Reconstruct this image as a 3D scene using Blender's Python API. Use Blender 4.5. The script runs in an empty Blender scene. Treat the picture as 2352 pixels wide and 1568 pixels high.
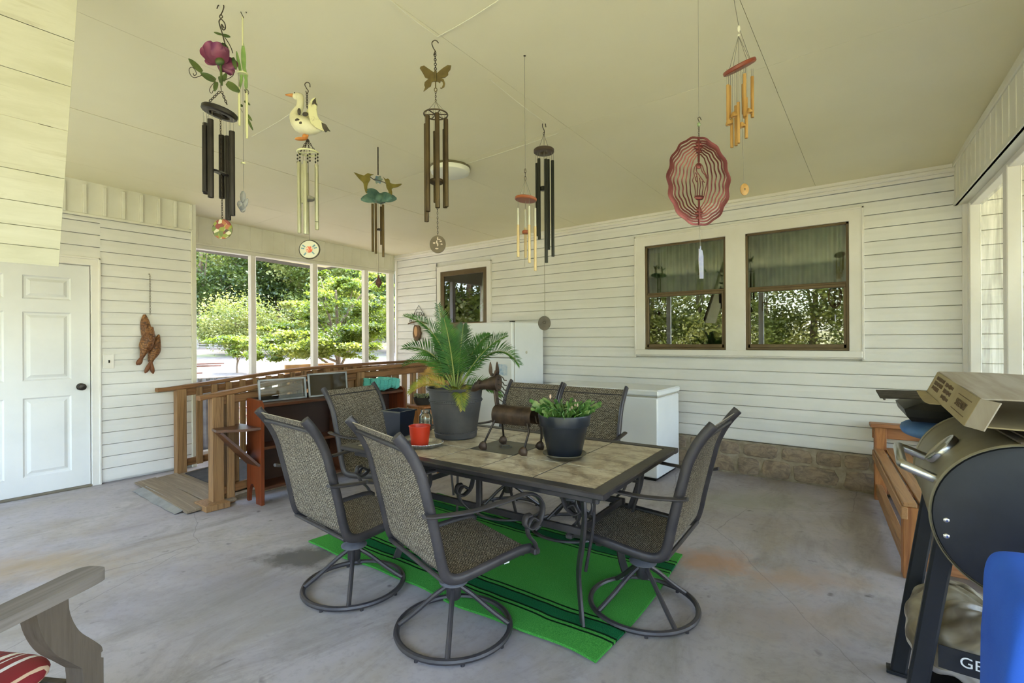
import bpy, bmesh, math, random
import numpy as np
from mathutils import Vector, Matrix, Euler
random.seed(7)
R = math.radians; PI = math.pi
sc = bpy.context.scene; COL = sc.collection
# ---------------------------------------------------------------- camera model (measured from the photograph)
F = 1126.; YAW = R(37.2); HC = 1.34; ROLL = R(0.3); HY = 780.4
def ray(px, py):
    dx = (px-1176)/F; dy = -(py-HY)/F; c, s = math.cos(ROLL), math.sin(ROLL)
    X = c*dx+s*dy; Z = -s*dx+c*dy; cy, sy = math.cos(YAW), math.sin(YAW)
    return Vector((X*cy-sy, X*sy+cy, Z))
C0 = Vector((0, 0, HC))
def onz(px, py, z): d = ray(px, py); return C0+d*((z-HC)/d.z)
def onx(px, py, x): d = ray(px, py); return C0+d*(x/d.x)
def ony(px, py, y): d = ray(px, py); return C0+d*(y/d.y)
def atd(px, py, dep): return C0+ray(px, py)*dep
def ceil_z(y): return 2.72+.028*(5.23-y)
def on_ceiling(px, py):
    d = ray(px, py); t = (2.72+.028*5.23-HC)/(d.z+.028*d.y); return C0+d*t
def depth(p): return -p[0]*math.sin(YAW)+p[1]*math.cos(YAW)

# ---------------------------------------------------------------- mesh builder
def frame_z(d, up=(0, 0, 1)):
    z = Vector(d).normalized(); u = Vector(up)
    if abs(z.dot(u)) > .99: u = Vector((1, 0, 0))
    x = u.cross(z).normalized(); y = z.cross(x)
    return Matrix((x, y, z)).transposed()
class MB:
    def __init__(s): s.v = []; s.f = []; s.m = []; s.uv = {}; s.mi = 0
    def add(s, vs, fs):
        o = len(s.v); s.v += [tuple(p) for p in vs]
        for f in fs: s.f.append(tuple(i+o for i in f)); s.m.append(s.mi)
        return o
    def box(s, c, d, rot=None, ch=.003):
        hx, hy, hz = [abs(a)/2 for a in d]; e = min(ch, hx*.45, hy*.45, hz*.45); vs = []; idx = {}
        for i, sx in enumerate((-1, 1)):
            for j, sy in enumerate((-1, 1)):
                for k, sz in enumerate((-1, 1)):
                    for a, p in enumerate(((sx*hx, sy*(hy-e), sz*(hz-e)), (sx*(hx-e), sy*hy, sz*(hz-e)), (sx*(hx-e), sy*(hy-e), sz*hz))):
                        idx[i, j, k, a] = len(vs); vs.append(Vector(p))
        I = lambda i, j, k, a: idx[i, j, k, a]; fs = []
        for i in (0, 1):
            q = [I(i, 0, 0, 0), I(i, 1, 0, 0), I(i, 1, 1, 0), I(i, 0, 1, 0)]; fs.append(q if i else q[::-1])
            q = [I(0, i, 0, 1), I(0, i, 1, 1), I(1, i, 1, 1), I(1, i, 0, 1)]; fs.append(q if i else q[::-1])
            q = [I(0, 0, i, 2), I(1, 0, i, 2), I(1, 1, i, 2), I(0, 1, i, 2)]; fs.append(q if i else q[::-1])
        for i in (0, 1):
            for j in (0, 1):
                q = [I(i, j, 0, 0), I(i, j, 0, 1), I(i, j, 1, 1), I(i, j, 1, 0)]; fs.append(q if (i+j) % 2 == 0 else q[::-1])
                q = [I(i, 0, j, 0), I(i, 0, j, 2), I(i, 1, j, 2), I(i, 1, j, 0)]; fs.append(q if (i+j) % 2 else q[::-1])
                q = [I(0, i, j, 1), I(0, i, j, 2), I(1, i, j, 2), I(1, i, j, 1)]; fs.append(q if (i+j) % 2 == 0 else q[::-1])
        for i in (0, 1):
            for j in (0, 1):
                for k in (0, 1):
                    q = [I(i, j, k, 0), I(i, j, k, 1), I(i, j, k, 2)]; fs.append(q if (i+j+k) % 2 else q[::-1])
        c = Vector(c)
        if rot is not None:
            rm = rot if isinstance(rot, Matrix) else Euler(rot).to_matrix()
            vs = [rm@p for p in vs]
        s.add([p+c for p in vs], fs); return s
    def bb(s, x0, x1, y0, y1, z0, z1, ch=.003):
        return s.box(((x0+x1)/2, (y0+y1)/2, (z0+z1)/2), (x1-x0, y1-y0, z1-z0), None, ch)
    def sweep(s, pts, sec, up=None, closed=False, caps=True, scale=None):
        P = [Vector(p) for p in pts]; n = len(P); k = len(sec); T = []
        for i in range(n):
            a = P[(i-1) % n] if (closed or i > 0) else P[i]; b = P[(i+1) % n] if (closed or i < n-1) else P[i]
            T.append((b-a).normalized() if (b-a).length > 1e-9 else Vector((0, 0, 1)))
        if up is None:
            u = Vector((0, 0, 1)) if abs(T[0].z) < .9 else Vector((1, 0, 0))
        else: u = Vector(up)
        x = u.cross(T[0])
        if x.length < 1e-6: x = Vector((0, 1, 0)).cross(T[0])
        x.normalize(); vs = []
        for i in range(n):
            if up is not None:
                xx = u.cross(T[i])
                if xx.length > .05: x = xx.normalized()
            x = (x-T[i]*x.dot(T[i])).normalized(); y = T[i].cross(x); sc_ = scale[i] if scale else 1
            for a, b in sec: vs.append(P[i]+x*a*sc_+y*b*sc_)
        fs = []
        for i in range(n if closed else n-1):
            j = (i+1) % n
            for q in range(k): r = (q+1) % k; fs.append((i*k+q, i*k+r, j*k+r, j*k+q))
        if caps and not closed:
            fs.append(tuple(range(k))[::-1]); fs.append(tuple((n-1)*k+q for q in range(k)))
        s.add(vs, fs); return s
    def tube(s, pts, r, n=8, closed=False, caps=True, sx=1, up=None):
        rl = r if isinstance(r, (list, tuple)) else None; r0 = 1 if rl else r
        return s.sweep(pts, [(r0*sx*math.cos(2*PI*i/n), r0*math.sin(2*PI*i/n)) for i in range(n)], up, closed, caps, rl)
    def bar(s, pts, w, h, up=None, closed=False):
        e = min(w, h)*.2; a, b = w/2, h/2
        return s.sweep(pts, [(a, -b+e), (a, b-e), (a-e, b), (-a+e, b), (-a, b-e), (-a, -b+e), (-a+e, -b), (a-e, -b)], up, closed)
    def cyl(s, a, b, r, n=16, r2=None):
        return s.tube([a, b], [r, r if r2 is None else r2], n)
    def lathe(s, prof, n=32, c=(0, 0, 0), mat=None, closed=False):
        c = Vector(c); vs = []; fs = []; k = len(prof)
        for i in range(n):
            a = 2*PI*i/n
            for r, z in prof:
                p = Vector((r*math.cos(a), r*math.sin(a), z)); vs.append((mat@p if mat else p)+c)
        for i in range(n):
            j = (i+1) % n
            for q in range(k if closed else k-1):
                t = (q+1) % k; fs.append((i*k+q, j*k+q, j*k+t, i*k+t))
        if not closed:
            if prof[0][0] > 1e-6: fs.append(tuple(i*k for i in range(n))[::-1])
            if prof[-1][0] > 1e-6: fs.append(tuple(i*k+k-1 for i in range(n)))
        s.add(vs, fs); return s
    def ball(s, c, r, n=14, m=9, rot=None):
        r = (r, r, r) if isinstance(r, (int, float)) else r; c = Vector(c); vs = []; fs = []
        for j in range(m+1):
            t = PI*j/m
            for i in range(n):
                a = 2*PI*i/n; p = Vector((r[0]*math.sin(t)*math.cos(a), r[1]*math.sin(t)*math.sin(a), -r[2]*math.cos(t)))
                vs.append((rot@p if rot else p)+c)
        for j in range(m):
            for i in range(n): k = (i+1) % n; fs.append((j*n+i, j*n+k, (j+1)*n+k, (j+1)*n+i))
        s.add(vs, fs); return s
    def prism(s, poly, h, mat=None, c=(0, 0, 0)):
        c = Vector(c); n = len(poly); vs = []
        for z in (-h/2, h/2):
            for x, y in poly:
                p = Vector((x, y, z)); vs.append((mat@p if mat else p)+c)
        fs = [tuple(range(n))[::-1], tuple(range(n, 2*n))]
        for i in range(n): j = (i+1) % n; fs.append((i, j, n+j, n+i))
        s.add(vs, fs); return s
    def grid(s, fn, nu, nv, uvs=None, flip=False):
        vs = [fn(i/nu, j/nv) for j in range(nv+1) for i in range(nu+1)]; w = nu+1; o = len(s.v); fs = []
        for j in range(nv):
            for i in range(nu):
                q = (j*w+i, j*w+i+1, (j+1)*w+i+1, (j+1)*w+i); fs.append(q[::-1] if flip else q)
        s.add(vs, fs)
        if uvs:
            for j in range(nv+1):
                for i in range(nu+1): s.uv[o+j*w+i] = (i/nu*uvs[0], j/nv*uvs[1])
        return s
    def slab(s, fn, nu, nv, t, uvs=None):
        """a sheet with thickness t"""
        P = [[Vector(fn(i/nu, j/nv)) for i in range(nu+1)] for j in range(nv+1)]
        def nrm(i, j):
            a = P[j][min(i+1, nu)]-P[j][max(i-1, 0)]; b = P[min(j+1, nv)][i]-P[max(j-1, 0)][i]
            c = a.cross(b); return c.normalized() if c.length > 1e-12 else Vector((0, 0, 1))
        N = [[nrm(i, j) for i in range(nu+1)] for j in range(nv+1)]
        s.grid(lambda u, v: P[round(v*nv)][round(u*nu)]+N[round(v*nv)][round(u*nu)]*t/2, nu, nv, uvs)
        s.grid(lambda u, v: P[round(v*nv)][round(u*nu)]-N[round(v*nv)][round(u*nu)]*t/2, nu, nv, uvs, True)
        rim = [(i, 0) for i in range(nu)]+[(nu, j) for j in range(nv)]+[(i, nv) for i in range(nu, 0, -1)]+[(0, j) for j in range(nv, 0, -1)]
        n = len(rim); vs = [P[j][i]+N[j][i]*t/2 for i, j in rim]+[P[j][i]-N[j][i]*t/2 for i, j in rim]
        s.add(vs, [(q, n+q, n+(q+1) % n, (q+1) % n) for q in range(n)]); return s
    def build(s, name, mats, parent=None, sharp=35, loc=None):
        me = bpy.data.meshes.new(name); me.from_pydata(s.v, [], s.f)
        if not isinstance(mats, (list, tuple)): mats = [mats]
        for m in mats: me.materials.append(m)
        if len(mats) > 1: me.polygons.foreach_set('material_index', s.m)
        if s.uv:
            ul = me.uv_layers.new(name='UVMap')
            for l in me.loops: ul.data[l.index].uv = s.uv.get(l.vertex_index, (0, 0))
        me.polygons.foreach_set('use_smooth', [True]*len(me.polygons)); me.set_sharp_from_angle(angle=R(sharp)); me.update()
        o = bpy.data.objects.new(name, me); COL.objects.link(o)
        if parent: o.parent = parent
        if loc is not None: o.location = loc
        return o
def tag(o, label, cat, group=None, kind=None):
    if label: o['label'] = label
    if cat: o['category'] = cat
    if group: o['group'] = group
    if kind: o['kind'] = kind
    return o
def thing(name, label, cat, loc=(0, 0, 0), rz=0, group=None):
    o = bpy.data.objects.new(name, None); COL.objects.link(o); o.empty_display_size = .05
    o.location = loc; o.rotation_euler = (0, 0, rz); return tag(o, label, cat, group)
def struct(o): o['kind'] = 'structure'; return o
def dup(root, loc, rz, label, group=None):
    r = root.copy(); COL.objects.link(r); r.location = loc; r.rotation_euler = (0, 0, rz); r['label'] = label
    if group: r['group'] = group
    for ch in list(root.children):
        c = ch.copy(); COL.objects.link(c); c.parent = r
        for g in list(ch.children):
            d = g.copy(); COL.objects.link(d); d.parent = c
    return r
def bez(a, b, c, n=12):
    a, b, c = Vector(a), Vector(b), Vector(c)
    return [a*(1-t)**2+b*2*t*(1-t)+c*t*t for t in [i/n for i in range(n+1)]]
def spline(pts, n=6):
    """Catmull-Rom through the points"""
    P = [Vector(p) for p in pts]; P = [P[0]*2-P[1]]+P+[P[-1]*2-P[-2]]; out = []
    for i in range(1, len(P)-2):
        for k in range(n):
            t = k/n; a, b, c, d = P[i-1:i+3]
            out.append(.5*((2*b)+(c-a)*t+(2*a-5*b+4*c-d)*t*t+(3*b-a-3*c+d)*t**3))
    out.append(P[-2]); return out
def pspline(pts, n=6): return [(p.x, p.y) for p in spline([(a, b, 0) for a, b in pts], n)]
RX90 = Matrix.Rotation(PI/2, 3, 'X')          # polygon (x,y) -> upright (x,z)

# ---------------------------------------------------------------- materials
def lin(c):
    return tuple(((x/255)/12.92 if x/255 <= .04045 else ((x/255+.055)/1.055)**2.4) for x in c)+(1,)
class NT:
    def __init__(s, name):
        s.mat = bpy.data.materials.new(name); s.mat.use_nodes = True; s.n = s.mat.node_tree.nodes; s.l = s.mat.node_tree.links
        s.b = s.n['Principled BSDF']; s.out = s.n['Material Output']
    def new(s, t, **kw):
        n = s.n.new(t)
        for k, v in kw.items():
            if k in n.inputs: n.inputs[k].default_value = v
            else: setattr(n, k, v)
        return n
    def link(s, a, b): s.l.new(a, b)
    def coord(s, kind='Object', scale=(1, 1, 1), rot=(0, 0, 0)):
        t = s.new('ShaderNodeTexCoord'); m = s.new('ShaderNodeMapping'); m.inputs['Scale'].default_value = scale
        m.inputs['Rotation'].default_value = rot; s.link(t.outputs[kind], m.inputs['Vector']); return m.outputs['Vector']
    def noise(s, vec, scale=5, detail=4, rough=.55, dist=0):
        n = s.new('ShaderNodeTexNoise'); n.inputs['Scale'].default_value = scale; n.inputs['Detail'].default_value = detail
        n.inputs['Roughness'].default_value = rough; n.inputs['Distortion'].default_value = dist
        if vec: s.link(vec, n.inputs['Vector'])
        return n.outputs['Fac']
    def ramp(s, fac, stops):
        r = s.new('ShaderNodeValToRGB'); e = r.color_ramp.elements
        while len(e) < len(stops): e.new(.5)
        for i, (p, c) in enumerate(stops): e[i].position = p; e[i].color = c if len(c) == 4 else lin(c)
        s.link(fac, r.inputs['Fac']); return r.outputs['Color']
    def mix(s, fac, a, b):
        m = s.new('ShaderNodeMix', data_type='RGBA')
        for sk, v in ((m.inputs[0], fac), (m.inputs[6], a), (m.inputs[7], b)):
            if isinstance(v, (int, float)): sk.default_value = v
            elif isinstance(v, tuple): sk.default_value = v if len(v) == 4 else lin(v)
            else: s.link(v, sk)
        return m.outputs[2]
    def math(s, op, a, b=None, clamp=False):
        m = s.new('ShaderNodeMath', operation=op); m.use_clamp = clamp
        for i, v in enumerate((a, b)):
            if v is None: continue
            if isinstance(v, (int, float)): m.inputs[i].default_value = v
            else: s.link(v, m.inputs[i])
        return m.outputs[0]
    def bump(s, h, strength=.3, dist=.01):
        b = s.new('ShaderNodeBump'); b.inputs['Strength'].default_value = strength; b.inputs['Distance'].default_value = dist
        s.link(h, b.inputs['Height']); s.link(b.outputs[0], s.b.inputs['Normal'])
def mat(name, col, col2=None, rough=.5, metal=0, ns=6, stretch=(1, 1, 1), bump=0, bs=None, lo=.35, hi=.65, spec=.5, detail=5, **kw):
    t = NT(name); b = t.b; b.inputs['Roughness'].default_value = rough; b.inputs['Metallic'].default_value = metal
    b.inputs['Specular IOR Level'].default_value = spec
    b.inputs['Base Color'].default_value = lin(col)
    if col2 or bump: v = t.coord('Object', stretch)
    if col2: t.link(t.ramp(t.noise(v, ns, detail), [(lo, col), (hi, col2)]), b.inputs['Base Color'])
    if bump: t.bump(t.noise(v, bs or ns*4, 4), bump, .004)
    for k, x in kw.items(): b.inputs[k.replace('_', ' ')].default_value = x
    return t.mat
def wood(name, c1, c2, axis=0, rough=.5, ring=9, knots=True, c3=None, bump=.15):
    t = NT(name); st = [ring, ring, ring]; st[axis] = ring*.06; v = t.coord('Object', tuple(st))
    n = t.noise(v, 1.6, 6, .6, 1.2); g = t.noise(t.coord('Object', tuple(x*6 for x in st)), 1.5, 3)
    stops = [(.3, c1), (.7, c2)] if not c3 else [(.28, c1), (.5, c2), (.72, c3)]
    c = t.mix(t.math('MULTIPLY', g, .55), t.ramp(n, stops), c1)
    t.link(c, t.b.inputs['Base Color']); t.b.inputs['Roughness'].default_value = rough; t.bump(g, bump, .003); return t.mat
def leafmat(name, c1, c2, c3, scale=3., trans=.45, rough=.5, kind='Object'):
    t = NT(name); c = t.ramp(t.noise(t.coord(kind), scale, 3), [(.33, c1), (.5, c2), (.68, c3)])
    t.n.remove(t.b); d = t.new('ShaderNodeBsdfDiffuse'); tr = t.new('ShaderNodeBsdfTranslucent'); gl = t.new('ShaderNodeBsdfGlossy', Roughness=rough)
    t.link(c, d.inputs['Color']); t.link(c, tr.inputs['Color']); m = t.new('ShaderNodeMixShader'); m.inputs[0].default_value = trans
    t.link(d.outputs[0], m.inputs[1]); t.link(tr.outputs[0], m.inputs[2]); m2 = t.new('ShaderNodeMixShader'); m2.inputs[0].default_value = .05
    t.link(m.outputs[0], m2.inputs[1]); t.link(gl.outputs[0], m2.inputs[2]); t.link(m2.outputs[0], t.out.inputs['Surface']); return t.mat
def glassmat(name, tint=(240, 245, 243), ior=1.5, base=.0, haze=None, hazef=0.):
    """a thin pane: what is behind it shows through, plus the mirror reflection of clear glass"""
    t = NT(name); t.n.remove(t.b); tr = t.new('ShaderNodeBsdfTransparent'); tr.inputs['Color'].default_value = lin(tint)
    gl = t.new('ShaderNodeBsdfGlossy', Roughness=.01); fr = t.new('ShaderNodeFresnel', IOR=ior); m = t.new('ShaderNodeMixShader')
    t.link(t.math('ADD', fr.outputs[0], base, True), m.inputs[0]); t.link(tr.outputs[0], m.inputs[1]); t.link(gl.outputs[0], m.inputs[2]); o = m.outputs[0]
    if haze:
        d = t.new('ShaderNodeBsdfDiffuse'); d.inputs['Color'].default_value = lin(haze); m2 = t.new('ShaderNodeMixShader'); m2.inputs[0].default_value = hazef
        t.link(o, m2.inputs[1]); t.link(d.outputs[0], m2.inputs[2]); o = m2.outputs[0]
    t.link(o, t.out.inputs['Surface']); return t.mat
SUN_E, SKY_E, EXPO = 3.0, .85, 1.95
# ---------------------------------------------------------------- shared materials
M = {}
M['siding'] = mat('vinyl_siding', (227, 226, 226), (219, 218, 216), .45, ns=1.3, bump=.03, bs=60)
M['trim'] = mat('white_trim', (230, 227, 224), (220, 216, 210), .4, ns=2)
M['bead'] = mat('soffit_panel', (222, 220, 208), (212, 209, 194), .5, ns=3)
M['ceil'] = mat('painted_ceiling', (230, 223, 192), (224, 216, 182), .7, ns=.8, bump=.05, bs=90)
M['door'] = mat('painted_door', (226, 227, 229), (214, 215, 217), .38, ns=1.5)
M['black'] = mat('black_metal', (26, 26, 28), (38, 38, 40), .45, .6, ns=12)
M['frame'] = mat('bronze_frame', (58, 55, 60), (72, 68, 71), .42, .35, ns=9, bump=.05, bs=120)
M['bronze'] = mat('dark_bronze_window', (92, 74, 50), (104, 88, 62), .45, .3, ns=5)
M['ply'] = None
M['concrete'] = mat('mortar', (168, 157, 140), (138, 127, 110), .9, ns=14, bump=.4)
M['steel'] = mat('galvanised_sheet', (170, 172, 176), (140, 142, 147), .4, .75, ns=7)
M['chrome'] = mat('brushed_steel', (190, 190, 192), None, .25, 1)
M['white_metal'] = mat('white_enamel', (230, 233, 238), (222, 226, 232), .28, ns=2)
M['dark'] = mat('dark_interior', (30, 32, 28), None, .9)
M['tread'] = mat('roof_shingle', (92, 88, 84), (70, 68, 66), .9, ns=20)
M['cord'] = mat('white_cord', (226, 222, 200), None, .7)
M['wire'] = mat('dark_wire', (60, 55, 45), None, .5, .6)
M['cedar'] = wood('cedar_rail', (100, 64, 36), (150, 106, 64), 1, .65, 12, c3=(66, 42, 26))
M['cedarz'] = wood('cedar_post', (108, 74, 44), (166, 128, 86), 2, .65, 12, c3=(64, 42, 26))
M['greywood'] = wood('weathered_plank', (146, 128, 106), (112, 97, 80), 0, .8, 11, c3=(164, 148, 126))
M['mahog'] = wood('red_brown_wood', (92, 40, 20), (128, 62, 32), 2, .3, 7, c3=(66, 28, 15))
M['mahogy'] = wood('dark_brown_wood', (70, 38, 24), (96, 58, 38), 1, .35, 7, c3=(50, 26, 16))
M['redwood'] = wood('redwood_bench', (142, 88, 54), (174, 122, 80), 0, .5, 10, c3=(100, 58, 34))
M['redwoody'] = wood('redwood_slat', (148, 102, 64), (182, 140, 96), 1, .5, 10, c3=(108, 68, 42))
M['redwoodz'] = wood('redwood_leg', (144, 84, 44), (182, 126, 74), 2, .5, 10, c3=(98, 52, 26))
M['window'] = glassmat('window_glass', (243, 247, 240), 1.52, .07)
M['storm'] = glassmat('storm_glass', (240, 246, 244), 1.5, .02)
M['clear'] = glassmat('clear_glass', (248, 251, 250), 1.5, .05, (220, 226, 226), .06)

def floor_mat():
    t = NT('concrete_floor'); v = t.coord('Object')
    c = t.ramp(t.noise(v, .9, 6, .6, .3), [(.3, (148, 141, 146)), (.5, (170, 163, 166)), (.7, (186, 179, 176))])
    streak = t.noise(t.coord('Object', (1.3, .6, 1), (0, 0, R(-25))), 2.0, 7, .72, 1.2)
    c = t.mix(t.math('MULTIPLY', t.math('SUBTRACT', streak, .48, True), 3.2, True), c, (124, 117, 110))
    c = t.mix(t.math('MULTIPLY', t.math('SUBTRACT', t.noise(t.coord('Object', (1, .6, 1), (0, 0, R(40))), 1.3, 5, .65, .6), .5, True), 3.0, True), c, (156, 143, 122))
    c = t.mix(t.math('MULTIPLY', t.math('SUBTRACT', t.noise(t.coord('Object', (1, .22, 1), (0, 0, R(-40))), 15, 2, .5), .72, True), 9, True), c, (96, 90, 86))
    fine = t.noise(v, 24, 5, .7)
    c = t.mix(t.math('MULTIPLY', t.math('SUBTRACT', fine, .5, True), 1.6, True), c, (118, 114, 110))
    sp = t.noise(v, 10, 2, .5); c = t.mix(t.math('MULTIPLY', t.math('SUBTRACT', sp, .69, True), 10, True), c, (104, 98, 96))
    def blob(px, py, rad, col, stretch=(1, 1), amt=.8, soft=.6, rot=0):
        nonlocal c
        p = onz(px, py, 0); m = t.new('ShaderNodeMapping'); m.vector_type = 'TEXTURE'
        m.inputs['Location'].default_value = p; m.inputs['Rotation'].default_value = (0, 0, rot); m.inputs['Scale'].default_value = (rad*stretch[0], rad*stretch[1], 1)
        tc = t.new('ShaderNodeTexCoord'); t.link(tc.outputs['Object'], m.inputs['Vector'])
        ln = t.new('ShaderNodeVectorMath', operation='LENGTH'); t.link(m.outputs[0], ln.inputs[0])
        nz = t.math('MULTIPLY', t.math('SUBTRACT', t.noise(v, 6, 7, .75), .5), 2.0)
        f = t.math('MULTIPLY', t.math('DIVIDE', t.math('SUBTRACT', 1, t.math('ADD', ln.outputs['Value'], nz)), soft, True), amt)
        c = t.mix(f, c, col)
    blob(690, 1280, .22, (92, 88, 84), (1.3, .8), .9, .5, YAW)
    blob(1640, 1290, .28, (176, 134, 100), (1.2, .9), .75, .8, YAW)
    blob(1830, 1330, .3, (172, 142, 114), (1.5, .6), .6, .9, YAW)
    blob(1850, 1420, .4, (160, 136, 112), (1.4, .6), .45, .9, YAW)
    blob(60, 1300, .5, (164, 138, 100), (1.4, .6), .65, .9, YAW)
    blob(1700, 1150, .5, (142, 142, 124), (1.6, .7), .6, .9, YAW)
    blob(620, 1400, .5, (140, 134, 128), (1.5, .7), .5, .9, YAW)
    vo = t.new('ShaderNodeTexVoronoi', feature='DISTANCE_TO_EDGE'); vo.inputs['Scale'].default_value = .42
    nv = t.new('ShaderNodeTexNoise'); nv.inputs['Scale'].default_value = 2.5; nv.inputs['Detail'].default_value = 5; t.link(v, nv.inputs['Vector'])
    mx = t.new('ShaderNodeMix', data_type='VECTOR'); mx.inputs[0].default_value = .12; t.link(v, mx.inputs[4]); t.link(nv.outputs['Color'], mx.inputs[5]); t.link(mx.outputs[1], vo.inputs['Vector'])
    crack = t.math('MULTIPLY', t.math('LESS_THAN', vo.outputs['Distance'], .0011), .35)
    c = t.mix(crack, c, (96, 92, 88))
    t.link(c, t.b.inputs['Base Color']); t.b.inputs['Roughness'].default_value = .62
    t.bump(fine, .12, .004); return t.mat
M['floor'] = floor_mat()
def stone_mat():
    t = NT('field_stone'); v = t.coord('Object', (1, 1, 1.6))
    c = t.ramp(t.noise(v, 3.2, 2, .5), [(.3, (120, 106, 98)), (.45, (158, 138, 120)), (.6, (140, 126, 120)), (.75, (178, 166, 152))])
    c2 = t.ramp(t.noise(v, 11, 6, .65, 1.5), [(.38, (82, 72, 64)), (.62, (172, 156, 130))])
    t.link(t.mix(.45, c, c2), t.b.inputs['Base Color']); t.b.inputs['Roughness'].default_value = .85; t.bump(t.noise(v, 14, 6, .65, 1), .5, .012); return t.mat
M['stone'] = stone_mat()
def ply_mat():
    t = NT('painted_plywood'); v = t.coord('Object', (.6, .6, 4)); n = t.noise(v, 5, 6, .65, .4)
    c = t.mix(t.math('MULTIPLY', t.math('SUBTRACT', t.noise(t.coord('Object', (1, .5, 9)), 6, 3), .62, True), 3, True), t.ramp(n, [(.35, (188, 185, 160)), (.6, (199, 196, 174)), (.75, (177, 172, 142))]), (146, 136, 106))
    t.link(c, t.b.inputs['Base Color']); t.b.inputs['Roughness'].default_value = .6; t.bump(n, .15, .004); return t.mat
M['ply'] = ply_mat()

# ---------------------------------------------------------------- room shell
XL, YH, XS = -5.9, 5.23, -6.38
EXP = .1143
def siding(mb, z0, z1, place, thick=.016):
    """lapped dutch-lap courses; place(t, out, z) -> point, t in {0,1}"""
    prof = []; z = z0
    while z < z1-1e-4:
        t_ = min(z+EXP, z1)
        prof += [(-.018, z), (-.018, z+.0065), (thick, z+.0065), (thick*.97, z+(t_-z)*.5), (thick*.86, z+(t_-z)*.6), (thick*.7, z+(t_-z)*.7), (thick*.6, z+(t_-z)*.82), (thick*.55, t_)]
        z = t_
    n = len(prof)
    vs = [place(0, o, zz) for o, zz in prof]+[place(1, o, zz) for o, zz in prof]
    mb.add(vs, [(q, q+1, n+q+1, n+q) for q in range(n-1)])
    e = [place(0, 0, z0), place(0, 0, z1), place(1, 0, z0), place(1, 0, z1)]
FRONT = -1.7
# floor slab
struct(MB().bb(-8.5, 3.0, FRONT-.3, YH+.05, -.18, 0, .01).build('floor', M['floor']))
# ceiling: sheets with open seams
cl = MB(); xs = [-8.4, -6.62, -5.37, -4.15, -2.93, -1.71, -.49, .73, 1.6]; ys = [-2.1, .46, 2.9, 5.25]
for i in range(len(xs)-1):
    for j in range(len(ys)-1):
        g = .0012
        x0, x1, y0, y1 = xs[i]+(.005 if i == 3 else g), xs[i+1]-(.005 if i == 2 else g), ys[j]+g, ys[j+1]-g
        vs = [(x, y, ceil_z(y)+z) for z in (0, .01) for x, y in ((x0, y0), (x1, y0), (x1, y1), (x0, y1))]
        cl.add(vs, [(3, 2, 1, 0), (4, 5, 6, 7), (0, 1, 5, 4), (1, 2, 6, 5), (2, 3, 7, 6), (3, 0, 4, 7)])
struct(cl.build('ceiling', M['ceil']))
rf = MB(); rf.add([(x, y, ceil_z(y)+z) for z in (.012, .25) for x, y in ((-8.8, -2.2), (4.6, -2.2), (4.6, 5.4), (-8.8, 5.4))], [(3, 2, 1, 0), (4, 5, 6, 7), (0, 1, 5, 4), (1, 2, 6, 5), (2, 3, 7, 6), (3, 0, 4, 7)])  # porch roof; right end added past the opening to shade the wall outside
struct(rf.build('roof', M['tread']))
# left wall (storage room)
wl = MB(); wl.bb(-7.0, XL-.03, FRONT, 2.12, 0, 2.9, 0)
P = lambda y0, y1: (lambda t, o, z: (XL-.004+o, y0+(y1-y0)*t, z))
siding(wl, .02, 2.50, P(FRONT, .175)); siding(wl, .02, 2.50, P(1.337, 2.10)); siding(wl, .02+18*EXP+.035, 2.50, P(.17, 1.34))
wl.bb(XL-.031, XL-.026, FRONT, 2.12, 2.06, 2.9, 0)
siding(wl, .02, 2.50, lambda t, o, z: (-7.0+(XL+7.0)*(1-t), 2.12+o, z))
struct(wl.build('wall_left', M['siding'], sharp=25))
tb = MB(); tb.bb(XL-.01, XL+.012, FRONT, 2.105, 2.515, 2.87, .002)
y = 2.105-.01
while y > FRONT: tb.bb(XL+.008, XL+.034, y-.014, y+.014, 2.53, 2.80, .004); y -= .145
tb.bb(XL, XL+.024, FRONT, 2.105, 2.505, 2.53, .004)
tb.bb(XL-.07, XL+.026, 2.098, 2.146, 0, 2.86, .006)     # corner post
struct(tb.build('trim_1', M['bead']))
# door in the left wall
d = MB(); y0, y1, z0, z1 = .245, 1.262, .02, 2.045; X = XL-.002
rows = [(.173, .858), (1.005, 1.607), (1.719, 1.925)]; cols = [(.385, .7), (.812, 1.13)]
def quadx(mb, ya, yb, za, zb, x=X): mb.add([(x, ya, za), (x, yb, za), (x, yb, zb), (x, ya, zb)], [(0, 1, 2, 3)])
zz = [z0]+[a for r_ in rows for a in r_]+[z1]; yy = [y0]+[a for c_ in cols for a in c_]+[y1]
for i in range(len(yy)-1):
    for j in range(len(zz)-1):
        if not (i % 2 == 1 and j % 2 == 1): quadx(d, yy[i], yy[i+1], zz[j], zz[j+1])
        else:
            rings = []
            for ins, dep in ((0, 0), (.012, -.012), (.026, -.012), (.05, -.002)):
                a, b, c_, e = yy[i]+ins, yy[i+1]-ins, zz[j]+ins, zz[j+1]-ins
                rings.append([(X+dep, a, c_), (X+dep, b, c_), (X+dep, b, e), (X+dep, a, e)])
            o = d.add([p for r_ in rings for p in r_], [])
            for k in range(3):
                for q in range(4): r2 = (q+1) % 4; d.f.append((o+k*4+q, o+k*4+r2, o+k*4+4+r2, o+k*4+4+q)); d.m.append(0)
            d.f.append((o+12, o+13, o+14, o+15)); d.m.append(0)
d.bb(X-.035, X-.013, y0, y1, z0, z1, 0)
for e in (d.bb(X-.02, X, y0-.0, y0+.001, z0, z1, 0),): pass
door = struct(d.build('door_1', M['door'], sharp=12))
c_ = MB()
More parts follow.
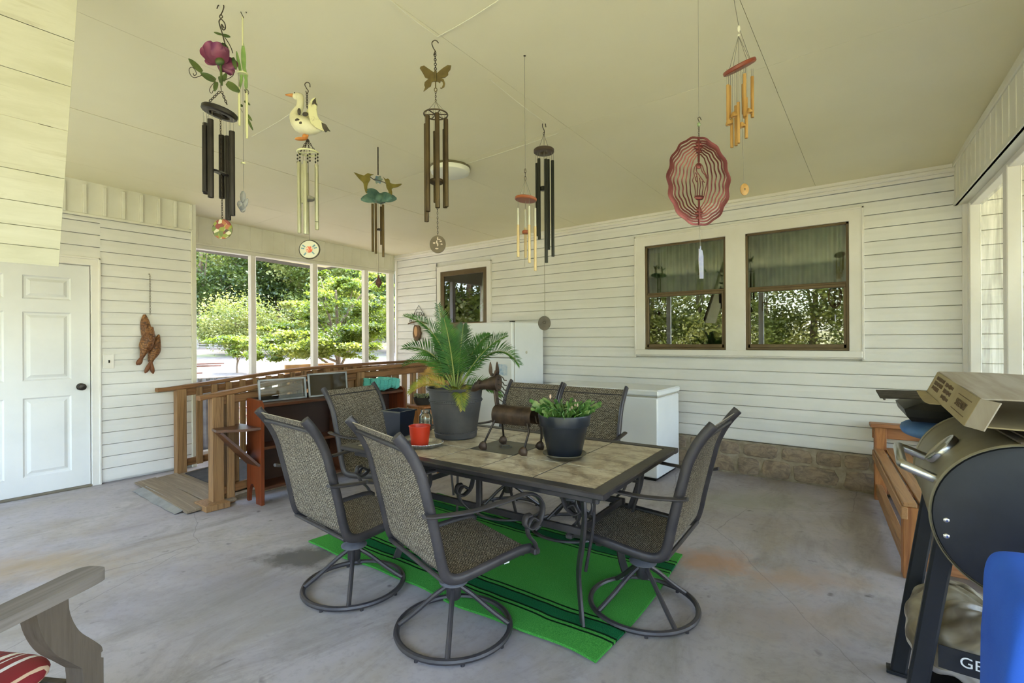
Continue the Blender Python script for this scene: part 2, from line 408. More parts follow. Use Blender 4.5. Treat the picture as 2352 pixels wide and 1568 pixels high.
c_.bb(XL-.02, XL+.022, 1.268, 1.338, 0, 2.125, .004); c_.bb(XL-.02, XL+.022, .17, .24, 0, 2.125, .004); c_.bb(XL-.02, XL+.0222, .17, 1.338, 2.052, 2.125, .004)
c_.bb(XL-.02, XL+.03, 1.322, 1.338, 0, 2.127, .003); c_.bb(XL-.02, XL+.03, .17, 1.338, 2.11, 2.127, .003)
c_.build('door_frame', M['trim'], door)
MB().bb(XL-.03, XL+.03, .24, 1.268, 0, .018, .004).build('threshold', mat('worn_sill', (120, 112, 96), (96, 90, 78), .7), door)
kn = MB(); K = Matrix.Rotation(PI/2, 3, 'Y')
kn.lathe([(.033, 0), (.033, .006), (.028, .012), (.012, .016), (.011, .03), (.022, .036), (.031, .048), (.031, .058), (.024, .066), (0, .069)], 24, (X, 1.195, .93), K)
kn.build('door_knob', mat('dark_knob', (40, 36, 34), (54, 48, 44), .35, .7), door)
# house wall
wb = MB(); S2 = lambda x0, x1: (lambda t, o, z: (x1+(x0-x1)*t, YH+.004-o, z))
zb = .335; zt = 2.63
def seg(x0, x1, a, b): siding(wb, a, b, S2(x0, x1))
nzc = lambda z: zb+math.floor((z-zb)/EXP+1e-6)*EXP
seg(-6.33, -5.40, zb, zt); seg(-5.40, -4.32, nzc(2.46)+EXP, zt); seg(-4.32, -2.215, zb, zt)
seg(-2.215, -.15, zb, zb+7*EXP); seg(-2.215, -.15, nzc(2.46), zt); seg(-.15, .53, zb, zt); seg(.53, 3.0, zb, 2.9)
wb.bb(-6.4, -5.33, YH+.027, YH+.12, .0, 2.9, 0); wb.bb(-5.33, -4.36, YH+.027, YH+.12, 2.4, 2.9, 0); wb.bb(-4.36, -2.13, YH+.027, YH+.12, 0, 2.9, 0)
wb.bb(-2.13, -.22, YH+.027, YH+.12, 0, 1.2, 0); wb.bb(-2.13, -.22, YH+.027, YH+.12, 2.39, 2.9, 0); wb.bb(-1.24, -1.1, YH+.027, YH+.12, 1.2, 2.39, 0); wb.bb(-.22, 3.0, YH+.027, YH+.12, 0, 3.2, 0)
wi = MB(); wi.bb(-6.4, 3.2, 8.2, 8.3, 0, 3.2, 0); wi.bb(-6.4, -6.3, YH+.13, 8.2, 0, 3.2, 0); wi.bb(3.0, 3.1, YH+.13, 8.2, 0, 3.2, 0); wi.bb(-6.4, 3.1, YH+.125, 8.3, 3.15, 3.2, 0); wi.bb(-6.3, 3.0, YH+.125, 8.2, 0, .3, 0); struct(wi.build('wall_inner', wood('darkened_room_wall', (84, 66, 46), (102, 82, 58), 2, .6, 5)))  # room dimness behind the panes is put into this dark wall colour
struct(wb.build('wall_back', M['siding'], sharp=25))
hr = MB(); hr.prism([(YH-.35, 2.97), (9.4, 5.9), (13.5, 2.97)], 11, Matrix(((0, 0, 1), (1, 0, 0), (0, 1, 0))), (-1.2, 0, 0)); struct(hr.build('roof', M['tread']))  # unseen house roof, its height chosen to block the sun from the porch
cr = MB()
cr.bb(-6.36, .46, YH-.018, YH+.01, 2.69, 2.735, .004); cr.bb(-6.36, .46, YH-.03, YH+.01, 2.655, 2.692, .01); cr.bb(-6.36, .46, YH-.016, YH+.01, 2.628, 2.657, .004)
cr.bb(.492, .53, YH-.03, YH+.01, .33, 2.43, .004); cr.bb(-6.33, -6.29, YH-.022, YH+.01, .33, 2.64, .004)
struct(cr.build('trim_2', M['trim']))
# stone base
sb = MB(); sb.bb(-6.4, 3.0, YH-.008, YH+.1, 0, .33, .0); sb.mi = 1
random.seed(11)
for row, (za, zb2) in enumerate(((.006, .178), (.184, .318))):
    x = -6.3+.12*row
    while x < .9:
        w = random.uniform(.13, .34) if row else random.uniform(.2, .46); n = 14; pts = []
        for k in range(n):
            a = 2*PI*k/n; ca, sa = math.cos(a), math.sin(a); pw = .42
            px_ = x+w/2+(w/2-.006)*math.copysign(abs(ca)**pw, ca)*random.uniform(.84, 1.03); pz = (za+zb2)/2+(zb2-za)/2*math.copysign(abs(sa)**pw, sa)*random.uniform(.84, 1.05)
            pts.append((px_, pz))
        o = random.uniform(.008, .02); cx, cz = x+w/2, (za+zb2)/2
        vs = [(a, YH-.006, b) for a, b in pts]+[(a+(cx-a)*.04, YH-.006-o*.8, b+(cz-b)*.06) for a, b in pts]+[(a+(cx-a)*.16, YH-.006-o, b+(cz-b)*.2) for a, b in pts]
        fs = [(k, (k+1) % n, n+(k+1) % n, n+k) for k in range(n)]+[(n+k, n+(k+1) % n, 2*n+(k+1) % n, 2*n+k) for k in range(n)]+[tuple(range(2*n, 3*n))]
        sb.add(vs, fs); x += w
struct(sb.build('baseboard_back', [M['concrete'], M['stone']], sharp=40))
# screen wall on the left end
hw = MB()
hw.bb(XS-.02, XS+.012, 2.13, YH, 2.485, 2.84, .002)
y = 2.2
while y < YH: hw.bb(XS+.008, XS+.0155, y-.003, y+.003, 2.5, 2.83, .001); y += .148
hw.bb(XS-.02, XS+.024, 2.13, YH, 2.47, 2.495, .004); hw.bb(XS-.08, XS+.01, 2.13, YH, 2.425, 2.47, .004)
struct(hw.build('trim_3', M['bead']))
for i, (a, b) in enumerate(((2.945, 3.01), (3.79, 3.865), (4.647, 4.722), (5.115, 5.22))):
    pm = MB(); pm.bb(XS-.075, XS+.005, a, b, 0, 2.43, .005); struct(pm.build('trim_%d' % (4+i), M['trim']))
MB().bb(XS-.09, XS+.01, 2.13, YH, 0, .05, .004).build('trim_8', M['trim'])['kind'] = 'structure'
# right-hand opening: panelled beam, header, posts
XR = lambda y: .447+.06*(YH-y)
rb = MB(); Lr = 6.2; rot = Matrix.Rotation(math.atan(.06), 3, 'Z'); org = Vector((.447, YH, 0))
def rbox(mb, x0, x1, y0, y1, z0, z1, ch=.003): mb.box(org+rot@Vector(((x0+x1)/2, -(y0+y1)/2, (z0+z1)/2)), (x1-x0, y1-y0, z1-z0), rot, ch)
rbox(rb, 0, .02, 0, Lr, 2.4, 2.9); rbox(rb, -.012, .01, 0, Lr, 2.688, 2.74, .006); rbox(rb, -.006, .02, 0, Lr, 2.385, 2.41); rbox(rb, 0, .1, 0, Lr, 2.385, 2.398)
y = .1
while y < Lr: rbox(rb, -.004, .004, y-.003, y+.003, 2.41, 2.69, .001); y += .13
struct(rb.build('trim_9', M['bead']))
rh = MB(); rbox(rh, .075, .15, 0, Lr, 2.35, 2.42); rbox(rh, .09, .15, 0, Lr, .0, .06); struct(rh.build('trim_10', M['trim']))
for i, yy_ in enumerate((.05, 1.05, 2.35, 3.6, 4.9)):
    pm = MB(); rbox(pm, .068, .135, yy_, yy_+.085, 0, 2.37, .005); struct(pm.build('trim_%d' % (11+i), M['trim']))
def film_mat():
    t = NT('stained_plastic_film'); t.n.remove(t.b); v = t.coord('Object', (1, 1, .35)); n = t.noise(v, 4, 6, .65, .8)
    d = t.new('ShaderNodeBsdfDiffuse'); tl = t.new('ShaderNodeBsdfTranslucent'); c = t.ramp(n, [(.35, (120, 112, 86)), (.6, (178, 174, 152))])
    t.link(c, d.inputs[0]); t.link(c, tl.inputs[0]); m = t.new('ShaderNodeMixShader'); t.link(d.outputs[0], m.inputs[1]); t.link(tl.outputs[0], m.inputs[2])
    tr = t.new('ShaderNodeBsdfTransparent'); m2 = t.new('ShaderNodeMixShader'); t.link(t.ramp(n, [(.4, (150, 150, 150)), (.62, (92, 92, 92))]), m2.inputs[0])
    t.link(tr.outputs[0], m2.inputs[1]); t.link(m.outputs[0], m2.inputs[2]); t.link(m2.outputs[0], t.out.inputs['Surface']); return t.mat
fm = film_mat()
for i, (a, b) in enumerate(((.135, 1.05), (1.135, 2.35), (2.435, 3.6))):
    m_ = MB(); rbox(m_, .128, .129, a, b, .06, 2.36, 0)
    tag(m_.build('plastic_sheet', fm), ['cloudy stained plastic sheet stapled between the wall trim and first white post on the right', 'cloudy stained plastic sheet beyond the wide white post at the right picture edge', 'cloudy plastic sheet on the bay nearest the camera at right'][i], 'plastic sheet', 'plastic sheets over the right opening')
# front posts and header (behind the camera, seen mirrored in the windows)
fp = MB(); fp.bb(-6.4, .95, FRONT-.06, FRONT+.03, 2.42, 2.95, .005); struct(fp.build('trim_16', M['trim']))
for i, x in enumerate((-4.3, -2.2, -.1, .85)):
    struct(MB().bb(x-.05, x+.05, FRONT-.06, FRONT+.03, 0, 2.44, .005).build('trim_%d' % (17+i), M['trim']))

# ---------------------------------------------------------------- windows of the house wall
cg = MB()
for (x0, x1, z0, z1, w) in ((-2.21, -.148, 1.168, 2.465, .1),):
    cg.bb(x0, x0+w+.005, YH-.03, YH+.01, z0, z1, .004); cg.bb(x1-w+.005, x1, YH-.03, YH+.01, z0, z1, .004); cg.bb(x0, x1, YH-.0302, YH+.01, z1-w, z1, .004)
    cg.bb(x0, x1, YH-.042, YH+.01, z0, z0+.06, .006); cg.bb(x0-.012, x1+.012, YH-.028, YH+.01, z0-.012, z0+.012, .005); cg.bb(-1.262, -1.08, YH-.0304, YH+.01, z0+.04, z1-.05, .002)
    for a, b in ((x0-.014, x0+.004), (x1-.004, x1+.014)): cg.bb(a, b, YH-.036, YH+.01, z0-.012, z1+.014, .003)
    cg.bb(x0-.014, x1+.014, YH-.036, YH+.01, z1-.004, z1+.014, .003)
struct(cg.build('trim_21', M['trim']))
def pleats(x0, x1, z0, z1, y, seed, mname, amp=.018, per=.075):
    random.seed(seed); ph = [random.uniform(0, 6) for _ in range(4)]
    return lambda u, v: (x0+(x1-x0)*u, y+amp*(math.sin((x1-x0)*u/per*2*PI+ph[0]+.6*math.sin(u*9+ph[1]))+.5*math.sin(u*31+ph[2]))*(.7+.3*v), z0+(z1-z0)*v)
M['curt'] = leafmat('green_curtain', (104, 132, 96), (142, 166, 126), (168, 186, 146), 2.5, .4)
for i, (x0, x1, zm) in enumerate(((-2.107, -1.262, 1.826), (-1.082, -.243, 1.82))):
    z0, z1 = 1.232, 2.366; w = MB(); t_ = .022; ya, yb = YH-.012, YH+.02
    w.bb(x0, x0+t_, ya, yb, z0, z1, .003); w.bb(x1-t_, x1, ya, yb, z0, z1, .003); w.bb(x0, x1, ya, yb, z1-t_, z1, .003); w.bb(x0, x1, ya-.008, yb, z0, z0+.02, .003)
    win = struct(w.build('window_%d' % (i+1), M['bronze']))
    s_ = MB(); s_.bb(x0+t_, x1-t_, ya-.004, yb, zm-.028, zm+.002, .004); s_.bb(x0+t_, x0+t_+.02, ya, yb-.004, z0+.02, zm-.02, .003); s_.bb(x1-t_-.02, x1-t_, ya, yb-.004, z0+.02, zm-.02, .003); s_.bb(x0+t_, x1-t_, ya, yb-.004, z0+.02, z0+.055, .003)
    s_.build('lower_sash', M['bronze'], win)
    u_ = MB(); u_.bb(x0+t_, x1-t_, yb-.015, yb+.01, zm-.01, zm+.022, .003); u_.build('upper_sash', M['bronze'], win)
    MB().bb(x0+t_, x1-t_, yb-.006, yb-.004, zm+.01, z1-t_, 0).build('pane', M['window'], win)
    MB().bb(x0+t_+.01, x1-t_-.01, yb-.014, yb-.012, z0+.05, zm-.02, 0).build('pane', M['window'], win)
    cu = MB(); cu.slab(pleats(x0-.02, x1+.02, zm-.02, z1+.1, YH+.2, i, 'c'), 90, 4, .003)
    tag(cu.build('curtain', M['curt'], sharp=80), ['pleated green curtain hanging behind the narrower left house window', 'pleated green curtain hanging behind the wider right house window'][i], 'curtain', 'green curtains in the house windows')
# storm door with glass at the top of the ramp
sd = MB(); x0, x1, z0, z1 = -5.295, -4.389, .34, 2.36
sd.bb(x0, x0+.065, YH-.02, YH+.02, z0, z1, .004); sd.bb(x1-.065, x1, YH-.02, YH+.02, z0, z1, .004); sd.bb(x0, x1, YH-.0202, YH+.02, z1-.07, z1, .004); sd.bb(x0, x1, YH-.0202, YH+.02, 1.54, 1.60, .004); sd.bb(x0, x1, YH-.012, YH+.02, z0, 1.56, .004)
door2 = struct(sd.build('door_2', M['bronze']))
MB().bb(x0+.06, x1-.06, YH-.004, YH-.002, 1.59, z1-.06, 0).build('pane', M['window'], door2)
dc = MB(); dc.bb(x0-.075, x0, YH-.03, YH+.01, .33, z1+.08, .004); dc.bb(x1, x1+.075, YH-.03, YH+.01, .33, z1+.08, .004); dc.bb(x0-.075, x1+.075, YH-.0302, YH+.01, z1, z1+.08, .004); dc.bb(x1+.062, x1+.08, YH-.036, YH+.01, .33, z1+.085, .003); dc.bb(x0-.08, x1+.08, YH-.036, YH+.01, z1+.07, z1+.085, .003)
dc.build('door_frame', M['trim'], door2)
wd = MB(); wd.bb(x0+.02, x1-.02, YH+.09, YH+.11, .33, 2.4, 0); struct(wd.build('door_3', wood('brown_inner_door', (168, 118, 78), (192, 142, 98), 2, .5, 5)))
# ---------------------------------------------------------------- dining table
def tile_mat():
    t = NT('slate_tile'); v = t.coord('Object', (1, 1.5, 1)); oi = t.new('ShaderNodeObjectInfo')
    ad = t.new('ShaderNodeVectorMath', operation='ADD'); t.link(v, ad.inputs[0]); t.link(oi.outputs['Random'], ad.inputs[1])
    n = t.noise(ad.outputs[0], 7, 8, .72, .5)
    c = t.ramp(n, [(.34, (126, 108, 88)), (.45, (172, 155, 130)), (.55, (206, 196, 174)), (.68, (158, 141, 118))])
    t.link(c, t.b.inputs['Base Color']); t.b.inputs['Roughness'].default_value = .3; t.bump(n, .12, .004); return t.mat
M['tile'] = tile_mat()
TR = R(2.5); TC = Vector((-1.755, 2.25, 0))
tbl = thing('patio_table', 'rectangular patio table with beige stone tile top and dark metal frame on the green rug', 'table', TC, TR)
HT = .72; TL, TW = 1.68, 1.03
b = MB()
for s in (-1, 1):
    b.bar([(-TL/2, s*(TW/2-.033), HT-.013), (TL/2, s*(TW/2-.033), HT-.013)], .066, .026, (0, 0, 1))
    b.bar([(s*(TL/2-.033), -TW/2+.06, HT-.0132), (s*(TL/2-.033), TW/2-.06, HT-.0132)], .066, .026, (0, 0, 1))
    b.bb(-TL/2+.05, TL/2-.05, s*(TW/2-.07)-.01, s*(TW/2-.07)+.01, HT-.065, HT-.02); b.bb(s*(TL/2-.07)-.01, s*(TL/2-.07)+.01, -TW/2+.06, TW/2-.06, HT-.065, HT-.0205)
b.bb(-TL/2+.06, TL/2-.06, -TW/2+.06, TW/2-.06, HT-.03, HT-.0042, 0)
b.build('table_frame', M['frame'], tbl)
for i in range(5):
    for j in range(3):
        if (i, j) == (2, 1): continue
        x, y = -.62+i*.31, -.3+j*.3
        m_ = MB(); m_.box((0, 0, 0), (.3015, .2915, .014), None, .0012)
        m_.build('tile', M['tile'], tbl, loc=(x, y, HT-.0095))
m_ = MB(); m_.box((0, 0, HT-.0095), (.3015, .2915, .014), None, .003)
m_.lathe([(.025, HT-.006), (.025, HT+.004), (.032, HT+.005), (.038, HT+.001), (.038, HT-.004), (.025, HT-.006)], 28)
m_.build('umbrella_plate', mat('grey_plate', (82, 80, 74), (96, 93, 86), .45, .3, ns=8), tbl)
for sx in (-1, 1):
    for sy in (-1, 1):
        l = MB(); lx, ly = sx*.60, sy*.25
        pts = spline([(lx+sx*.06, ly+sy*.09, .69), (lx+sx*.075, ly+sy*.10, .56), (lx+sx*.045, ly+sy*.06, .42), (lx-sx*.0, ly+sy*.01, .26), (lx-sx*.0, ly, .14), (lx+sx*.03, ly+sy*.03, .0)], 5)
        l.bar(pts, .042, .014, (sx*.7, -sy*.7, 0)); l.build('leg', M['frame'], tbl)
        r_ = MB(); r_.tube(spline([(lx+sx*.10, ly+sy*.05, .69), (lx+sx*.085, ly+sy*.03, .5), (lx+sx*.03, ly, .26)], 5), .008, 8)
        sp_ = [(.05+.0+(.018+.045*(1-k/22))*math.cos(2.6+k*.36), (.018+.045*(1-k/22))*math.sin(2.6+k*.36)) for k in range(23)]
        r_.bar([(lx+sx*(.02+a*.9), ly+sy*(.05+a*.2), .60+c_) for a, c_ in sp_], .012, .022, (sx*.2, -sy*.9, 0)); r_.build('leg_scroll', M['frame'], tbl)
b = MB()
for s in (-1, 1):
    b.bb(-.62, .62, s*.26-.009, s*.26+.009, .425, .46); b.bb(-.01, .022, s*.26-.011, s*.26+.011, .44, .68)
    b.bb(s*.60-.009, s*.60+.009, -.26, .26, .4255, .4595)
b.build('stretcher', M['frame'], tbl)

# ---------------------------------------------------------------- rug
def rug_mat():
    t = NT('green_turf'); v = t.coord('Object'); s = t.new('ShaderNodeSeparateXYZ'); t.link(v, s.inputs[0])
    w = t.math('MULTIPLY', t.math('SUBTRACT', t.noise(t.coord('Object', (1, .2, 1)), 3.2, 2), .5), .05)
    y = t.math('ADD', s.outputs['Y'], w); n = t.noise(v, 260, 2); n2 = t.noise(v, 9, 3)
    base = t.ramp(n, [(.3, (46, 120, 46)), (.7, (90, 172, 78))]); base = t.mix(t.math('MULTIPLY', n2, .25), base, (52, 132, 50))
    drk = t.ramp(n, [(.3, (14, 74, 44)), (.7, (34, 112, 64))]); blk = (8, 34, 16)
    def band(a, b): return t.math('MULTIPLY', t.math('GREATER_THAN', y, a), t.math('LESS_THAN', y, b))
    c = base
    for a, b, col in ((.177, .256, drk), (.142, .154, blk), (.172, .184, blk), (.252, .264, blk), (.284, .296, blk),
                      (.965, 1.05, drk), (.925, .936, blk), (.958, .969, blk), (1.046, 1.058, blk), (1.084, 1.096, blk)):
        c = t.mix(band(a, b), c, col)
    t.link(c, t.b.inputs['Base Color']); t.b.inputs['Roughness'].default_value = 1; t.b.inputs['Specular IOR Level'].default_value = .1
    t.bump(n, .8, .004); return t.mat
rug = MB(); RL, RW = 2.09, 1.215
def rugf(u, v):
    e = (.012*math.sin(u*13)+.006*math.sin(u*29))*(1 if v < .5 else .5)*abs(2*v-1)**2
    return (RL*(1-u)+.02*math.sin(v*4), RW*v+e, .010+.004*max(0, math.sin(u*17+v*3))*abs(2*v-1)**4)
rug.slab(rugf, 60, 24, .011)
ro = rug.build('turf_rug', rug_mat(), sharp=50); ro.location = (-.945, 1.775, 0); ro.rotation_euler = (0, 0, PI); 
ro.location = (-3.04, 1.765, .0045); ro.rotation_euler = (0, 0, R(1.2))
tag(ro, 'bright green artificial turf rug with dark green stripes under the table', 'rug')

# ---------------------------------------------------------------- swivel chairs
def sling_mat():
    t = NT('woven_sling'); uv = t.new('ShaderNodeUVMap'); uv.uv_map = 'UVMap'
    nz = t.new('ShaderNodeTexNoise'); nz.inputs['Scale'].default_value = 130; t.link(uv.outputs[0], nz.inputs['Vector'])
    mx = t.new('ShaderNodeMix', data_type='VECTOR'); mx.inputs[0].default_value = .011; t.link(uv.outputs[0], mx.inputs[4]); t.link(nz.outputs['Color'], mx.inputs[5])
    br = t.new('ShaderNodeTexBrick'); br.offset = .5; t.link(mx.outputs[1], br.inputs['Vector'])
    for k, v in (('Color1', lin((176, 167, 152))), ('Color2', lin((140, 128, 110))), ('Mortar', lin((40, 34, 30))), ('Scale', 1.), ('Mortar Size', .0021), ('Mortar Smooth', .3), ('Brick Width', .0165), ('Row Height', .0085), ('Bias', -.1)): br.inputs[k].default_value = v
    t.link(br.outputs['Color'], t.b.inputs['Base Color']); t.b.inputs['Roughness'].default_value = .75
    inv = t.math('SUBTRACT', 1, br.outputs['Fac']); t.bump(inv, .5, .004); return t.mat
M['sling'] = sling_mat()
RAIL = [(.262, .392), (.20, .398), (.06, .388), (-.08, .376), (-.145, .378), (-.185, .402), (-.207, .46), (-.226, .55), (-.252, .66), (-.272, .74), (-.292, .815), (-.322, .882), (-.355, .935), (-.395, .985)]
RP = spline([(a, 0, b) for a, b in RAIL], 5)
def hw_at(p):      # half width narrows a little towards the seat front
    return .262-.02*max(0, min(1, (p.x+.1)/.36))
def make_chair(label):
    t = thing('swivel_chair', label, 'chair', (0, 0, 0), 0, 'swivel sling chairs around the patio table')
    for s in (-1, 1):
        m_ = MB(); m_.sweep([(p.x, s*hw_at(p), p.z) for p in RP], [(.0225*math.cos(2*PI*i/12), .0145*math.sin(2*PI*i/12)) for i in range(12)], (0, 1, 0)); m_.build('side_rail', M['frame'], t)
    L = [0]
    for i in range(1, len(RP)): L.append(L[-1]+(RP[i]-RP[i-1]).length)
    def along(d):
        for i in range(1, len(RP)):
            if L[i] >= d: k = (d-L[i-1])/(L[i]-L[i-1]); return RP[i-1].lerp(RP[i], k)
        return RP[-1]
    cut = .475
    def sl(a, b, sag):
        def f(u, v):
            p = along(a+(b-a)*v); q = along(min(L[-1], a+(b-a)*v+.01))-along(max(0, a+(b-a)*v-.01)); q.normalize(); n = Vector((q.z, 0, -q.x))
            w = hw_at(p)-.004; s_ = sag*(1-(2*u-1)**2)*math.sin(PI*min(1, max(0, v)))
            return (p.x+n.x*s_, w*(1-2*u), p.z+n.z*s_)
        return f
    m_ = MB(); m_.slab(sl(.012, cut, -.012), 12, 18, .004, (.48, cut)); m_.build('seat', M['sling'], t, sharp=80)
    m_ = MB(); m_.slab(sl(cut, L[-1]-.02, -.006), 12, 26, .004, (.48, L[-1]-cut-.02)); m_.build('backrest', M['sling'], t, sharp=80)
    m_ = MB(); a, b_ = RP[-1], RP[-6]; m_.tube([(b_.x-.004, -.25, b_.z-.008), (b_.x-.004, .25, b_.z-.008)], .011, 10); m_.build('back_bar', M['frame'], t)
    [MB().tube([(x, -y, z), (x, y, z)], .010, 10).build('seat_bar', M['frame'], t) for x, y, z in ((-.198, .26, .386), (.225, .236, .375))]
    for s in (-1, 1):
        w = .292; m_ = MB()
        pts = spline([(-.298, s*w, .672), (-.25, s*w, .662), (-.1, s*(w+.012), .652), (.06, s*(w+.018), .66), (.18, s*(w+.01), .668), (.255, s*w, .645), (.292, s*w, .595), (.278, s*w, .535), (.23, s*w, .505), (.19, s*w, .53), (.197, s*w, .562), (.222, s*w, .567)], 6)
        m_.sweep(pts, [(.0085*math.cos(2*PI*i/10), .018*math.sin(2*PI*i/10)) for i in range(10)], (0, 1, 0)); m_.build('armrest', M['frame'], t)
        m_ = MB(); pts = spline([(.275, s*(w-.022), .385), (.255, s*(w-.012), .43), (.215, s*(w-.004), .475), (.205, s*w, .52), (.23, s*w, .552), (.262, s*w, .535)], 6)
        m_.sweep(pts, [(.0075*math.cos(2*PI*i/10), .016*math.sin(2*PI*i/10)) for i in range(10)], (0, 1, 0)); m_.box((.268, s*.262, .388), (.035, .05, .028), None, .006); m_.build('arm_support', M['frame'], t)
    m_ = MB(); m_.tube([(.26*math.cos(2*PI*i/48), .26*math.sin(2*PI*i/48), .022) for i in range(48)], .0135, 8, True)
    for i in range(8): a = 2*PI*(i+.5)/8; m_.cyl((.26*math.cos(a), .26*math.sin(a), 0), (.26*math.cos(a), .26*math.sin(a), .012), .009, 8)
    m_.build('base_ring', M['frame'], t)
    for i in range(4):
        a = PI/4+PI/2*i+.15; c_, s_ = math.cos(a), math.sin(a); m_ = MB()
        m_.tube(spline([(.028*c_, .028*s_, .205), (.085*c_, .085*s_, .165), (.17*c_, .17*s_, .092), (.255*c_, .255*s_, .026)], 5), .0115, 8); m_.build('base_leg', M['frame'], t)
    m_ = MB(); m_.lathe([(0, .15), (.03, .15), (.034, .16), (.034, .21), (.02, .212), (.02, .34), (0, .34)], 24); m_.build('swivel_column', M['frame'], t); m_ = MB(); m_.lathe([(.021, .224), (.066, .226), (.068, .232), (.054, .242), (.026, .248), (.021, .26)], 32, closed=True); m_.build('swivel_plate', mat('grey_cap', (112, 112, 120), (98, 98, 106), .5, .1, ns=20), t)
    m_ = MB(); m_.box((.01, 0, .352), (.30, .10, .022), None, .004); m_.bb(-.14, -.11, -.24, .24, .352, .37); m_.bb(.12, .15, -.236, .236, .355, .373); m_.build('seat_mount', M['frame'], t)
    return t
chair0 = make_chair('sling chair nearest the camera, turned to the long near side of the table')
chair0.location = (-1.591, 1.64, 0); chair0.rotation_euler = (0, 0, R(74.3))
# this one chair still carries its white care label
for (x, y, a, lab) in ((-2.304, 1.603, 85.3, 'sling chair with its back to the camera beside the red brown bookcase end'),
                       (-.966, 2.347, 182.6, 'sling chair alone at the right end of the table seen side-on'),
                       (-2.987, 2.383, 10, 'sling chair at the left end of the table standing in front of the bookcase shelves'),
                       (-2.348, 3.035, -90.3, 'sling chair on the far table side behind the rusty metal horse'),
                       (-1.768, 2.983, -89.5, 'sling chair on the far table side behind the dark cactus pot')):
    dup(chair0, (x, y, 0), R(a), lab, 'swivel sling chairs around the patio table')
m_ = MB(); m_.box((.12, -.252, .372), (.028, .003, .014), None, .001); m_.build('care_label', M['white_metal'], chair0)

# ---------------------------------------------------------------- things on the table
E = Euler((0, 0, YAW))
def loc3(px, py, z): p = onz(px, py, z); return (p.x, p.y, z)
# sago palm
pl = thing('potted_palm', 'sago palm with arching fronds in a large charcoal pot on the table', 'plant', (-2.205, 2.30, .721), YAW)
pot = MB(); pot.lathe([(.0, .0), (.130, 0), (.134, .004), (.137, .03), (.134, .034), (.136, .05), (.139, .06), (.165, .225), (.170, .228), (.170, .245), (.166, .248), (.172, .30), (.186, .303), (.188, .312), (.182, .318), (.172, .315), (.165, .27), (0, .265)], 56)
for zz_, r_ in ((.042, .1375), (.237, .1705)):
    for k in range(70): a = 2*PI*k/70; pot.ball((r_*math.cos(a), r_*math.sin(a), zz_), .004, 5, 4)
pot.build('pot', mat('charcoal_resin', (58, 57, 60), (72, 70, 70), .6, ns=9, bump=.1, bs=60), pl)
MB().lathe([(0, .272), (.166, .268)], 24).build('soil', mat('potting_soil', (36, 28, 22), (52, 42, 32), 1, ns=40), pl)
M['frond'] = leafmat('palm_green', (26, 66, 20), (50, 102, 34), (88, 132, 48), 7, .3); M['rachis'] = mat('palm_stalk', (104, 128, 58), (136, 140, 70), .5, ns=8)
M['frondy'] = leafmat('palm_yellow', (92, 124, 36), (158, 156, 58), (214, 178, 96), 9, .35); M['frondd'] = leafmat('palm_dry', (196, 150, 84), (220, 176, 104), (170, 124, 66), 9, .3)
PX = 357.
def frond(px, py, dy, cx, cy, ln, n=40, kind='frond', seed=0, bx=0, v=.35, cdy=0):
    """tip and control point in photograph pixels from the crown, dy = depth of the tip"""
    rr = random.Random(seed); k = lambda a, b, d: Vector(((a-1045)/PX, d, (898-b)/PX+.30))
    P = bez(Vector((bx, 0, .27)), k(cx, cy, cdy or dy*.45), k(px, py, dy), 26); m_ = MB(); m_.mi = 1
    m_.tube(P, [.0058*(1-.8*i/26)+.0008 for i in range(27)], 5); m_.mi = 0
    for i in range(n):
        u = .2+.8*(i+.5)/n; q = u*26; a = min(25, int(q)); p = P[a].lerp(P[a+1], q-a); T = (P[a+1]-P[a]).normalized()
        S = T.cross(Vector((0, -.55, .85))); S = S.normalized() if S.length > .05 else Vector((1, 0, 0)); N = S.cross(T).normalized()
        l = 1.18*ln*(math.sin(PI*min(1, .12+.86*u)**.8)*.85+.2)*rr.uniform(.88, 1.08)
        for s in (-1, 1):
            d = (S*s*.8+T*(.45+.35*u)+N*v+Vector((rr.uniform(-.05, .05), rr.uniform(-.05, .05), rr.uniform(-.05, .05)))).normalized()
            w = .0036; e = p+d*l-Vector((0, 0, .10*l)); mid = p+d*l*.5+Vector((0, 0, .02*l)); x = d.cross(N).normalized()*w
            m_.add([p-x*.5, p+x*.5, mid+x, mid-x, e], [(0, 1, 2, 3), (3, 2, 4)])
    m_.build('frond', [M[kind], M['rachis']], pl, sharp=80)
for i, a in enumerate([(931, 728, -.05, 1018, 742, .085), (1001, 700, .08, 1030, 800, .105), (1022, 735, -.06, 1038, 800, .11), (1062, 748, .05, 1058, 790, .115), (1122, 772, .16, 1080, 790, .10),
                       (1163, 775, -.04, 1100, 800, .12), (1192, 842, -.02, 1135, 755, .11), (922, 802, .05, 1010, 790, .13), (925, 842, .0, 1000, 800, .09, 30), (1110, 820, .2, 1075, 780, .10), (985, 770, .2, 1020, 800, .09)]):
    frond(*a, seed=i)
frond(942, 905, -.05, 985, 862, .085, 40, 'frondy', 21, v=.5); frond(1068, 935, -.20, 1062, 862, .08, 34, 'frondy', 22, v=.3, cdy=-.16); frond(1150, 912, -.06, 1100, 868, .085, 36, 'frond', 23, v=.4); frond(966, 862, .12, 1000, 860, .10, 30, 'frondd', 24, v=.5); frond(1010, 845, .22, 1030, 850, .10, 30, 'frond', 25)
